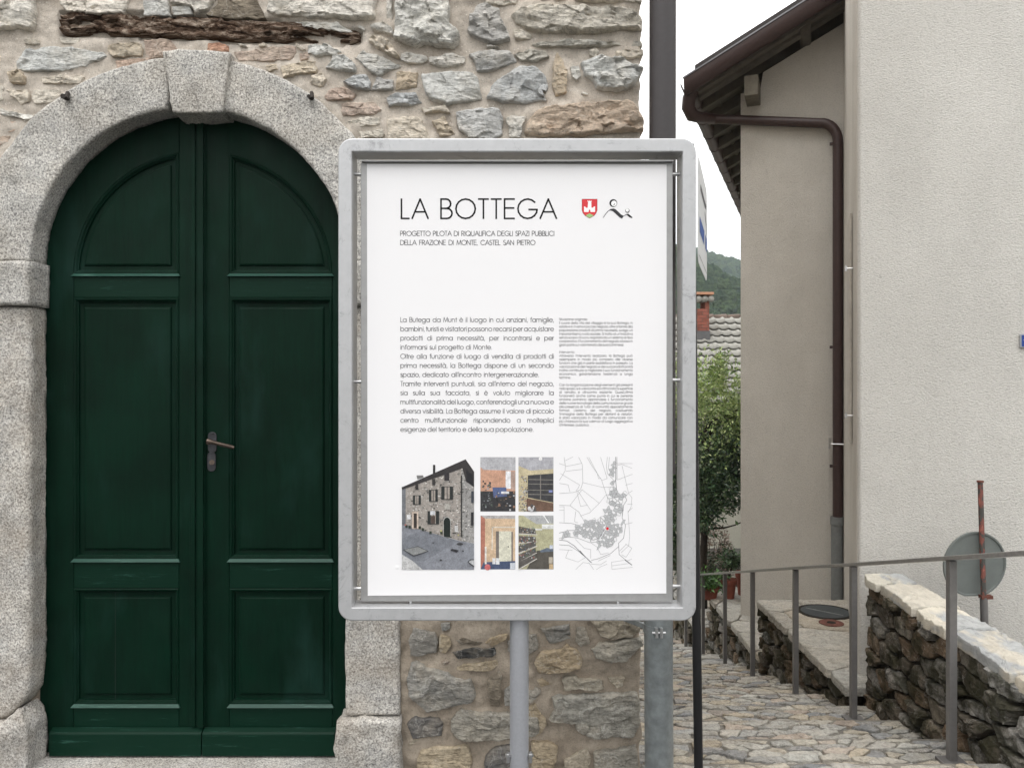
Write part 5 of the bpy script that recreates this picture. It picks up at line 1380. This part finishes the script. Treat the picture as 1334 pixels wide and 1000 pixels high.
# purlin end
c = P(984, 97, 8.2)
mb = MB(); mb.prism([(.065, 4.515), (.205, 4.515), (.205, 4.72), (.065, 4.72)], lambda a, b, h: bl(a, h, b), -.36, .4); mb.build('purlin', mat_simple('purlin_wood', (.17, .155, .125), .85, .3, 8, .3), bb, bevel=.006)
# upper purlin seen near the top
mb = MB(); mb.prism([(.60, 5.08), (.71, 5.08), (.71, 5.3), (.60, 5.3)], lambda a, b, h: bl(a, h, b), -.40, .4); mb.build('purlin', MSF, bb, bevel=.03)
# roof covering edge
mb = MB(); roofbox(mb, -.50, 6.2, -.50, 7.2, -.035, -.003); mb.build('roof_covering', MBR, bb)
mb = MB(); roofbox(mb, -.42, 6.2, -.46, 7.2, -.13, -.038); mb.build('roof_tiles', mat_simple('dark_tile', (.06, .055, .055)), bb)
# eave gutter: half round along v, and the verge gutter up the rake
mb = MB(); r_ = .075
def half(cu, u_ax, c0_, n=10, a0=180, a1=360, r=r_):
    pass
L0 = []
for v in [-.52 + .77 * i for i in range(11)]:
    L0.append([bl(-.485 + r_ * math.cos(R(a)), v, ZE - .045 + r_ * math.sin(R(a))) for a in range(170, 371, 20)] + [bl(-.485 + (r_ - .006) * math.cos(R(a)), v, ZE - .045 + (r_ - .006) * math.sin(R(a))) for a in range(370, 169, -20)])
mb.loft(L0, capend=True, capstart=True); g_ = mb.build('eave_gutter', MBR, bb, auto=40)
for i in range(1, 13):
    v = -.5 + .58 * i; mb = MB(); mb.loft([[bl(-.485 + (r_ + k) * math.cos(R(a)), v + d, ZE - .045 + (r_ + k) * math.sin(R(a))) for a in range(170, 371, 20)] for k, d in ((.0, -.012), (.006, -.012), (.006, .012), (.0, .012))]); mb.build('gutter_strap', MBR, g_, auto=40)
mb = MB(); L0 = []
for i in range(9):
    u = -.51 + i * .187
    L0.append([bl(u, -.54 + .085 * math.cos(R(a)), zr(u) - .015 + .150 * math.sin(R(a))) for a in range(175, 366, 19)] + [bl(u, -.54 + .079 * math.cos(R(a)), zr(u) - .015 + .144 * math.sin(R(a))) for a in range(365, 174, -19)])
mb.loft(L0, capend=True, capstart=True); mb.build('verge_gutter', MBR, bb, auto=40)
mb = MB(); mb.beam(bl(-.52, -.628, zr(-.52) + .0), bl(.97, -.628, zr(.97) + .0), .012, .014); mb.build('gutter_lip', mat_metal('bright_lip', (.20, .20, .21), .35, .1, .5), bb)
# short pipe bending up from the gutter
mb = MB(); mb.tube([bl(.80, -.56, zr(.80) - .05), bl(.93, -.57, zr(.93) - .02), bl(1.0, -.58, zr(1.0) + .08), bl(1.01, -.58, zr(1.0) + .3), bl(1.01, -.58, zr(1.0) + 1.2)], .085, 16); mb.build('upper_gutter_pipe', MBR, bb, auto=60)
# swan neck + offset pipe + downpipe
gp = bl(-.50, -.30, 0)
def onw(x, y, off=-.07):   # point on the gable wall plane (offset outwards) seen at a photo pixel
    d = Vector(((x - 667) / F, 1, -(y - 500) / F)); o_ = C0 + Vv * off; nrm = Vv
    t = (o_.x * nrm.x + o_.y * nrm.y) / (d.x * nrm.x + d.y * nrm.y)
    return Vector((0, 0, CH)) + d * t
a = onw(1072, 161); b = onw(1091.5, 182); d = onw(1091.5, 680); e_ = onw(926, 155)
sw = [bl(-.45, -.40, ZE - .08), bl(-.49, -.40, ZE - .16), bl(-.50, -.38, ZE - .24), bl(-.47, -.32, ZE - .31), bl(-.40, -.22, e_.z - .02), e_ + Vector((.06, 0, 0))]
mb = MB(); mb.tube(sw, [.072, .070, .070, .068, .058, .051], 16); mb.build('swan_neck', MBR, bb, auto=60)
bend = []
for i in range(9):
    t = i / 8 * math.pi / 2; k0 = onw(1068, 160.5); k1 = onw(1091.5, 184)
    bend.append(Vector((k0.x + (k1.x - k0.x) * math.sin(t), k0.y + (k1.y - k0.y) * math.sin(t), k1.z + (k0.z - k1.z) * math.cos(t))))
mb = MB(); mb.tube([e_] + bend + [d], .050, 20); dp_ = mb.build('downpipe', MBR, bb, auto=60)
mb = MB(); g2_ = onw(1090.5, 683); g3_ = onw(1090.5, 790); mb.tube([g2_ + Vector((0, 0, .02)), g3_], .058, 20); mb.tube([g2_ + Vector((0, 0, .0)), g2_ + Vector((0, 0, .08))], .066, 20); mb.build('grey_standpipe', mat_metal('grey_plastic', (.19, .20, .20), .5, .1, 0), bb, auto=50)
for y in (187, 452, 607):
    c = onw(1091, y); mb = MB(); mb.tube([c - Vector((0, 0, .012)), c + Vector((0, 0, .012))], .054, 20); mb.beam(c - U * .05, c - U * .075, .02, .03); mb.build('pipe_clamp', MBR, dp_, auto=50)
c = onw(1081, 578, -.12); c2 = onw(1110, 579, -.12); mb = MB(); mb.tube([c, c2], .008, 8); mb.box(c.x - .01, c.x + .012, c.y - .01, c.y + .01, c.z - .05, c.z + .06); mb.build('pipe_bracket', MZ, bb)

# ================================================================== TRAFFIC SIGN SEEN FROM BEHIND
q = P(1278, 500, 4.75); 
ts = thing('round_sign', (q.x, 4.75, -.43), 'round grey traffic sign seen from behind on a rusty leaning pole', 'traffic sign')
top = P(1277, 628, 4.75); bot = P(1283, 830, 4.75); dd = (bot - top)
mb = MB(); mb.tube([top, top + dd * .78], .0145, 14); mb.build('pole', MPST, ts, auto=50)
mb = MB(); mb.tube([top + dd * .74, top + dd * 1.9], .0215, 14); mb.build('lower_pole', MRG, ts, auto=50)
mb = MB(); mb.tube([top + Vector((0, 0, 0)), top + Vector((0, 0, .010))], .019, 14); mb.build('cap', MRST, ts)
c = P(1274.5, 737, 4.75) + Vector((0, -.0, 0)); nrm = Vector((-.10, .99, .06)).normalized(); s1_ = nrm.cross(Vector((0, 0, 1))).normalized(); s2_ = s1_.cross(nrm)
mb = MB(); Rr = .197
def dl(r, off): return [c + nrm * (.026 + off) + s1_ * r * math.cos(2 * math.pi * i / 40) * 1.0 + s2_ * max(r * math.sin(2 * math.pi * i / 40), -r * .955) for i in range(40)]
mb.loft([dl(Rr - .003, .016), dl(Rr, .014), dl(Rr, 0), dl(Rr - .010, 0), dl(Rr - .012, .006), dl(Rr - .016, .007)], capend=True, capstart=True); mb.build('disc', MSG, ts)
mb = MB(); p = top + dd * .735; mb.box(p.x - .02, p.x + .045, p.y - .02, p.y + .02, p.z - .012, p.z + .008); mb.build('clamp', MRST, ts)

# ================================================================== GARDEN: TREE, POTS, SHRUBS
def leaves(n, posf, size, rng, cols, up=.35, curl=.25):
    V = []; Fc = []; Cc = []
    for _ in range(n):
        p, dirn = posf(rng)
        s = size * rng.uniform(.6, 1.3); d = (dirn + Vector((rng.uniform(-1, 1), rng.uniform(-1, 1), rng.uniform(-.7, .7))) * .9).normalized()
        nrm = (Vector((rng.uniform(-1, 1), rng.uniform(-1, 1), rng.uniform(-.1, 1) + up))).normalized()
        w = d.cross(nrm)
        if w.length < .1: continue
        w.normalize(); nn_ = w.cross(d); o = len(V)
        V += [p, p + d * s * .5 + w * s * .24 + nn_ * s * curl * .2, p + d * s + nn_ * s * -curl * .3, p + d * s * .5 - w * s * .24 + nn_ * s * curl * .2, p + d * s * .5 - nn_ * s * .05]
        Fc += [(o, o + 1, o + 4), (o + 1, o + 2, o + 4), (o + 2, o + 3, o + 4), (o + 3, o, o + 4)]
        c_ = rng.choice(cols); k = rng.uniform(.75, 1.25); Cc += [(c_[0] * k, c_[1] * k, c_[2] * k)] * 5
    return V, Fc, Cc
tr = thing('laurel_tree', (P(916, 0, 11).x, 11, ztD), 'glossy-leaved evergreen tree with a thin dark trunk at the end of the lane', 'tree')
rt = random.Random(77)
bt = Vector((P(916, 0, 11).x, 11, ztD))
mb = MB()
mb.tube([bt, bt + Vector((.0, 0, .6)), bt + Vector((.03, .02, 1.2)), bt + Vector((.02, .05, 1.9)), bt + Vector((.15, 0, 2.6))], [.06, .052, .045, .034, .018], 8)
tips = []
for i in range(26):
    z0_ = rt.uniform(.95, 2.6); a = rt.random() * 6.28
    if i == 0: z0_, a = 1.06, 0.05
    p = bt + Vector((.02, .03, z0_)); L_b = rt.uniform(.6, 1.05); pts = [p]; 
    d = Vector((math.cos(a), math.sin(a), .08 if i == 0 else rt.uniform(-.1, .6)))
    for k in range(5):
        d = (d + Vector((rt.uniform(-.3, .3), rt.uniform(-.3, .3), rt.uniform(-.1, .28)))).normalized(); p = p + d * L_b / 5; pts.append(p)
    mb.tube(pts, [.02, .017, .013, .010, .007, .004], 6); tips += pts[2:]
mb.build('trunk', MBARK, tr, smooth=True)
cl_ = []
for i in range(150):
    if i < len(tips) and rt.random() < .8: p = tips[i] + Vector((rt.uniform(-.1, .1), rt.uniform(-.1, .1), rt.uniform(-.08, .1)))
    else:
        a = rt.random() * 6.28; e1 = rt.uniform(-1, 1); rr = rt.random() ** .4
        zc_ = 2.15 + e1 * 1.12; w_ = math.sqrt(max(1 - e1 * e1, .05)); p = bt + Vector((.1 + math.cos(a) * 1.12 * w_ * rr, math.sin(a) * 1.0 * w_ * rr, zc_))
    cl_.append((p, rt.uniform(.13, .30)))
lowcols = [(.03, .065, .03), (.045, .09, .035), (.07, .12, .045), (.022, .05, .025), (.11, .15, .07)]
topcols = [(.40, .50, .18), (.30, .40, .14), (.48, .54, .27), (.16, .25, .08)]  # yellow-green top leaves, light from above put into their pale colour
def posf(r):
    while True:
        c_, s_ = r.choice(cl_); v = Vector((r.gauss(0, 1), r.gauss(0, 1), r.gauss(0, 1))) * s_ * .62
        if (c_ + v).z < ztD + (1.30 if (c_ + v).x > bt.x + .03 else 1.1): continue
        return c_ + v, v.normalized()
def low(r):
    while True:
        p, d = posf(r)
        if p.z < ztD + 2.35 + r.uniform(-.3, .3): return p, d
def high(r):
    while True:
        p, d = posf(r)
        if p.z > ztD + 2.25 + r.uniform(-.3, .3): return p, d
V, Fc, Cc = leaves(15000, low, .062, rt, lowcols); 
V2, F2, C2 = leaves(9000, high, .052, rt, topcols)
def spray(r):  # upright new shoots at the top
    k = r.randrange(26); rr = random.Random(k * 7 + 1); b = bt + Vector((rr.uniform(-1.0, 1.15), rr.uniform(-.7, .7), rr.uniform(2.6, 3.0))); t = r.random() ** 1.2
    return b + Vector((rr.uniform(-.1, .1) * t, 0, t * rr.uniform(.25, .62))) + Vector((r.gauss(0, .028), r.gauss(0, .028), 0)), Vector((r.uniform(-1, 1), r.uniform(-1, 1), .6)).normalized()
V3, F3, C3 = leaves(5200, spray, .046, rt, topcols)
o1 = len(V); V += V2; Fc += [tuple(i + o1 for i in t) for t in F2]; Cc += C2; o1 = len(V); V += V3; Fc += [tuple(i + o1 for i in t) for t in F3]; Cc += C3
mesh('crown', V, Fc, MLF, tr, cols=Cc)
# second, darker evergreen further back, filling the view left of the trunk
t2 = thing('evergreen_bush', (P(880, 0, 13.2).x, 13.6, -2.1), 'tall dark evergreen bush behind the tree at the lane end', 'bush')
b2 = Vector((P(862, 0, 13.6).x, 13.9, -2.1))
mb = MB(); mb.tube([b2, b2 + Vector((.05, 0, 1.6)), b2 + Vector((.0, .05, 2.8))], [.06, .045, .02], 8); mb.build('trunk', MBARK, t2, smooth=True)
def pf2(r):
    while True:
        v = Vector((r.uniform(-1, 1), r.uniform(-1, 1), r.uniform(-1, 1)))
        if .35 < v.length < 1: break
    n_ = 1 + .3 * noise.noise(v * 3)
    return b2 + Vector((v.x * .62 * n_, v.y * .8 * n_, 1.75 + v.z * 1.65 * n_)), v.normalized()
V, Fc, Cc = leaves(9000, pf2, .085, random.Random(4), lowcols + [(.04, .07, .03)]); mesh('crown', V, Fc, MLF, t2, cols=Cc)
# low planting
def pot(name, label, x, y, z, r, h, sizes, cols, spread, hgt, nleaf, seed, stemn=5, group=None, leaf_only=False):
    t = thing(name, (x, y, z), label, 'potted plant', group); r_ = random.Random(seed)
    mb = MB(); mb.tube([(x, y, z), (x, y, z + h * .78), (x, y, z + h * .781), (x, y, z + h)], [r * .68, r * .92, r * 1.06, r * 1.08], 24)
    mb.build('pot', MTERR, t, auto=30)
    mb = MB(); tp = []
    for i in range(stemn):
        a = r_.random() * 6.28; q0 = Vector((x, y, z + h)); q1 = q0 + Vector((math.cos(a) * spread * .4, math.sin(a) * spread * .4, hgt * .5)); q2 = q0 + Vector((math.cos(a) * spread * r_.uniform(.4, .9), math.sin(a) * spread * .8, hgt * r_.uniform(.7, 1)))
        mb.tube([q0, q1, q2], [.008, .006, .003], 5); tp += [q1, (q1 + q2) / 2, q2]
    mb.build('stems', MBARK, t)
    def pf(rr):
        c_ = rr.choice(tp); v = Vector((rr.gauss(0, 1), rr.gauss(0, 1), rr.gauss(0, .8))) * spread * .32
        return c_ + v, v.normalized()
    V, Fc, Cc = leaves(nleaf, pf, sizes, r_, cols); mesh('leaves', V, Fc, MLF, t, cols=Cc)
    return t
c = P(949.5, 773, 9.35)
pot('potted_plant', 'terracotta pot with a dark leafy shrub standing on the lower terrace', c.x, 9.35, ztC + .0, .088, .22, .045, [(.04, .08, .03), (.06, .11, .04), (.025, .05, .02)], .12, .36, 520, 3)
c = P(968, 770, 9.5)
pot('potted_plant', 'terracotta pot half hidden behind the corner of the beige building', c.x, 9.5, ztC + .0, .085, .27, .045, [(.02, .045, .015), (.3, .3, .26), (.03, .06, .02)], .13, .2, 350, 9)
c = P(927, 773, 9.35)
pot('potted_plant', 'low brown pot with a bright green ground plant by the terrace edge', P(926, 0, 9.35).x, 9.38, ztC - .02, .10, .14, .05, [(.07, .17, .035), (.10, .22, .05), (.05, .12, .03)], .15, .12, 520, 5)
def shrub(name, label, x, y, z, rx, ry, rz, n, size, cols, seed):
    t = thing(name, (x, y, z), label, 'shrub'); r_ = random.Random(seed)
    mb = MB()
    for i in range(7):
        a = r_.random() * 6.28; mb.tube([(x, y, z), (x + math.cos(a) * rx * .4, y + math.sin(a) * ry * .4, z + rz * .8), (x + math.cos(a) * rx * .7, y + math.sin(a) * ry * .7, z + rz * 1.5)], [.012, .008, .004], 5)
    mb.build('branches', MBARK, t)
    def pf(rr):
        v = Vector((rr.uniform(-1, 1), rr.uniform(-1, 1), rr.uniform(-1, 1)))
        while v.length > 1: v = Vector((rr.uniform(-1, 1), rr.uniform(-1, 1), rr.uniform(-1, 1)))
        v = v.normalized() * v.length ** .5; k = 1 + .4 * noise.noise(v * 2.5 + Vector((seed, 0, 0)))
        return Vector((x + v.x * rx * k, y + v.y * ry * k, z + rz + v.z * rz * k)), v
    V, Fc, Cc = leaves(n, pf, size, r_, cols); mesh('foliage', V, Fc, MLF, t, cols=Cc)
shrub('reddish_shrub', 'dull reddish-brown shrub below the tree, beside the cream wall', P(925, 0, 13.0).x, 12.9, ztD - .02, .30, .4, .40, 1700, .05, [(.20, .15, .11), (.26, .19, .15), (.14, .12, .08), (.32, .24, .21)], 2)
shrub('dark_shrub', 'dark green shrub at the foot of the cream house wall', P(955, 0, 14.2).x, 14.4, -2.1, .50, .3, .20, 1500, .06, [(.02, .04, .015), (.03, .055, .02)], 4)
shrub('ground_shrub', 'low dark bush between the terraces behind the railing', P(905, 0, 12.4).x, 12.3, ztD, .35, .4, .28, 1800, .05, [(.02, .04, .015), (.035, .06, .02), (.09, .08, .05)], 6)
# rough stone edging behind the pots
ed = thing('rock_edging', (2.6, 9.75, ztC - .1), 'rough brown rocks edging the garden behind the flower pots', 'rocks')
re_ = random.Random(9)
for i in range(9):
    x = 2.34 + i * .13; cell = [(x + .065 * math.cos(a * 1.05) * re_.uniform(.8, 1.3), ztC + .02 + .07 * (i % 2) + .055 * math.sin(a * 1.05) * re_.uniform(.8, 1.4)) for a in range(6)]
    V, Fc = stone_geo(cell, lambda u, v, h: (u, 9.66 - h, v), .05, re_, back=.12, res=.02, jit=.01, rough=.5)
    mesh('rock', V, Fc, MSW, ed, smooth=True, tint=vary((.16, .125, .095), re_, .2))

# ================================================================== CREAM HOUSE WITH TILED ROOF AND BRICK CHIMNEY
hs_ = thing('cream_house', (5, 17.4, GB), 'cream house with pale pantile roof and red brick chimney beyond the lane', 'house')
mb = MB(); mb.box(.2, 9.2, 17.35, 23.2, -1.98, 1.45); mb.prism([(17.35, 1.45), (23.2, 1.45), (20.3, 3.05)], lambda a, b, h: (h, a, b), .2, 9.2); mb.build('wall', MCR, hs_)
mb = MB(); mb.box(.15, 9.25, 17.31, 23.24, GB - .3, -1.98); mb.build('plinth', MPLN, hs_)
RY, RZ = 20.3, 3.22; pr_ = math.atan(.6)
def roofp(x, s, h): # s down-slope distance from ridge, h above plane
    return Vector((x, RY - s * math.cos(pr_) - h * math.sin(pr_), RZ - s * math.sin(pr_) + h * math.cos(pr_)))
mb = MB(); mb.add([roofp(x, s, h) for x in (0, 9.4) for s in (0, 4.05) for h in (-.06, -.02)], [(0, 1, 3, 2), (4, 6, 7, 5), (0, 4, 5, 1), (2, 3, 7, 6), (0, 2, 6, 4), (1, 5, 7, 3)])
mb.add([Vector((x, y, z)) for x in (0, 9.4) for y, z in ((RY, RZ - .06), (RY, RZ - .02), (24.0, RZ - 2.3), (24.0, RZ - 2.26))], [(0, 1, 3, 2), (4, 6, 7, 5), (0, 4, 5, 1), (2, 3, 7, 6), (0, 2, 6, 4), (1, 5, 7, 3)])
deck = mb.build('roof', MRT, hs_)
# one pantile, copied
tv = []; tfc = []; TW, TL = .232, .36
na = 10
for j, (s, hh_) in enumerate(((0, .0), (.36, .050))):
    for i in range(na + 1):
        t = i / na; prof = .036 * (.5 - .5 * math.cos(2 * math.pi * min(t / .62, 1))) if t < .62 else -.0 * math.sin((t - .62) / .38 * math.pi) + .002
        tv.append(((t - .5) * (TW + .02), s, prof + hh_)); 
for i in range(na): tfc.append((i, i + 1, na + 2 + i, na + 1 + i))
n0 = len(tv)
for i in range(na + 1): p = tv[na + 1 + i]; tv.append((p[0], p[1], p[2] - .018))
for i in range(na): tfc.append((na + 1 + i, na + 2 + i, n0 + i + 1, n0 + i))
tm_ = bpy.data.meshes.new('roof_tile')
def tl(p): return (p[0], -p[1] * math.cos(pr_) - p[2] * math.sin(pr_), -p[1] * math.sin(pr_) + p[2] * math.cos(pr_))
tm_.from_pydata([tl(p) for p in tv], [], tfc); tm_.materials.append(MTI); tm_.polygons.foreach_set('use_smooth', [True] * len(tfc))
rr = random.Random(3); k = 0
CHX0, CHX1, CHY = 4.18, 4.70, 19.2
for row in range(12):
    for col in range(24):
        x = 3.0 + col * TW + (TW / 2 if False else 0); s = .04 + row * .335
        o = bpy.data.objects.new('roof_tile', tm_); COL.objects.link(o); o.parent = deck
        o.location = roofp(x + rr.uniform(-.006, .006), s, .012 + rr.uniform(-.003, .004)) - origin(deck); o.rotation_euler.z = rr.uniform(-.012, .012); k += 1
mb = MB()
for x0_, x1_ in ((0.0, 3.0 - TW / 2), (3.0 + 23.5 * TW, 9.4)):
    n_ = int((x1_ - x0_) / TW)
    for row in range(12):
        for col in range(n_):
            w = roofp(x0_ + (col + .5) * TW, .04 + row * .335, .012); mb.add([w + Vector(tl(p)) for p in tv], tfc)
o = mb.build('roof_tiles', MTI, deck, smooth=True); kind(o, 'stuff')
for i in range(29):
    x = .1 + i * .33; mb = MB(); mb.tube([(x, RY, RZ - .005), (x + .345, RY, RZ + .008)], [.075, .088], 10); mb.build('ridge_tile', MRT, deck, smooth=True)
# chimney
ch = MB(); cb = random.Random(2)
zc0 = P(0, 443, CHY).z - .4; ztb = P(0, 402, CHY).z; zfl = P(0, 431, CHY).z
mb = MB(); mb.box(CHX0 + .006, CHX1 - .006, CHY + .006, CHY + .5, zc0, ztb - .004); chim = mb.build('chimney', mat_simple('brick_mortar', (.20, .14, .11)), hs_)
mb = MB(); rows = int((ztb - zfl) / .068)
for j in range(rows):
    z = zfl + j * (ztb - zfl) / rows; x = CHX0 - (.12 if j % 2 else 0)
    while x < CHX1:
        a, b = max(x, CHX0), min(x + .232, CHX1)
        if b - a > .02:
            t = vary((.24, .085, .062), cb, .22); mb.box(a + .004, b - .004, CHY - .004, CHY + .05, z + .004, z + (ztb - zfl) / rows - .006, t)
        x += .24
    y = CHY + .0 - (.12 if j % 2 else 0)
    while y < CHY + .5:
        a, b = max(y, CHY + .052), min(y + .232, CHY + .5)
        if b - a > .02:
            for xx in ((CHX0 - .004, CHX0 + .03), (CHX1 - .03, CHX1 + .004)): mb.box(xx[0], xx[1], a + .004, b - .004, z + .004, z + (ztb - zfl) / rows - .006, vary((.24, .085, .062), cb, .22))
        y += .24
o = mb.build('bricks', MBRK, chim, tinted=True); kind(o, 'stuff')
mb = MB(); mb.box(CHX0 - .03, CHX1 + .012, CHY - .03, CHY + .52, zc0 + .1, zfl); mb.build('flashing', mat_metal('lead_flashing', (.12, .12, .125), .6, .15, .3), chim)
zh = P(0, 391, CHY).z
mb = MB()
for a, b in ((CHX0, CHX0 + .1), (CHX1 - .1, CHX1)):
    for y in (CHY, CHY + .4): mb.box(a, b, y, y + .1, ztb, zh, (.22, .085, .06))
mb.build('hood_pillars', MBRK, chim, tinted=True)
mb = MB()
for i in range(5):
    x = CHX0 - .03 + i * (CHX1 - CHX0 + .06) / 4; mb.tube([(x, CHY - .07, zh + .02), (x, CHY + .57, zh + .06)], .075, 10)
mb.build('hood_tiles', MTI, chim, smooth=True)
zz = P(0, 382, CHY).z; mb = MB(); mb.box(CHX0 - .06, CHX1 + .09, CHY - .1, CHY + .6, zz - .04, zz + .02); mb.build('hood_plate', mat_simple('orange_clay', (.42, .22, .14)), chim, bevel=.008)
# cream house gets windows on the face below the eaves (mostly hidden by the tree)
for xw in (1.6, 7.4):
    mb = MB(); mb.box(xw, xw + .9, 17.325, 17.36, -1.2, .3); wn_ = mb.build('window', MPLN, hs_, bevel=.004)
    mb = MB(); mb.box(xw + .08, xw + .82, 17.31, 17.33, -1.1, .2); mb.build('pane', mat_metal('window_glass', (.03, .035, .04), .1, .05, 0), wn_)

# ================================================================== AIR
mhz = bpy.data.materials.new('air'); mhz.use_nodes = True; t_ = mhz.node_tree; t_.nodes.clear()
vo = t_.nodes.new('ShaderNodeVolumePrincipled'); vo.inputs['Density'].default_value = .00048; vo.inputs['Color'].default_value = (.78, .90, 1.0, 1); vo.inputs['Anisotropy'].default_value = .2
ou = t_.nodes.new('ShaderNodeOutputMaterial'); t_.links.new(vo.outputs[0], ou.inputs['Volume'])
mb = MB(); mb.box(-2600, 2600, -450, 2600, -8, 160); kind(mb.build('haze', mhz), 'stuff', 'thin pale air between the lane and the hills')
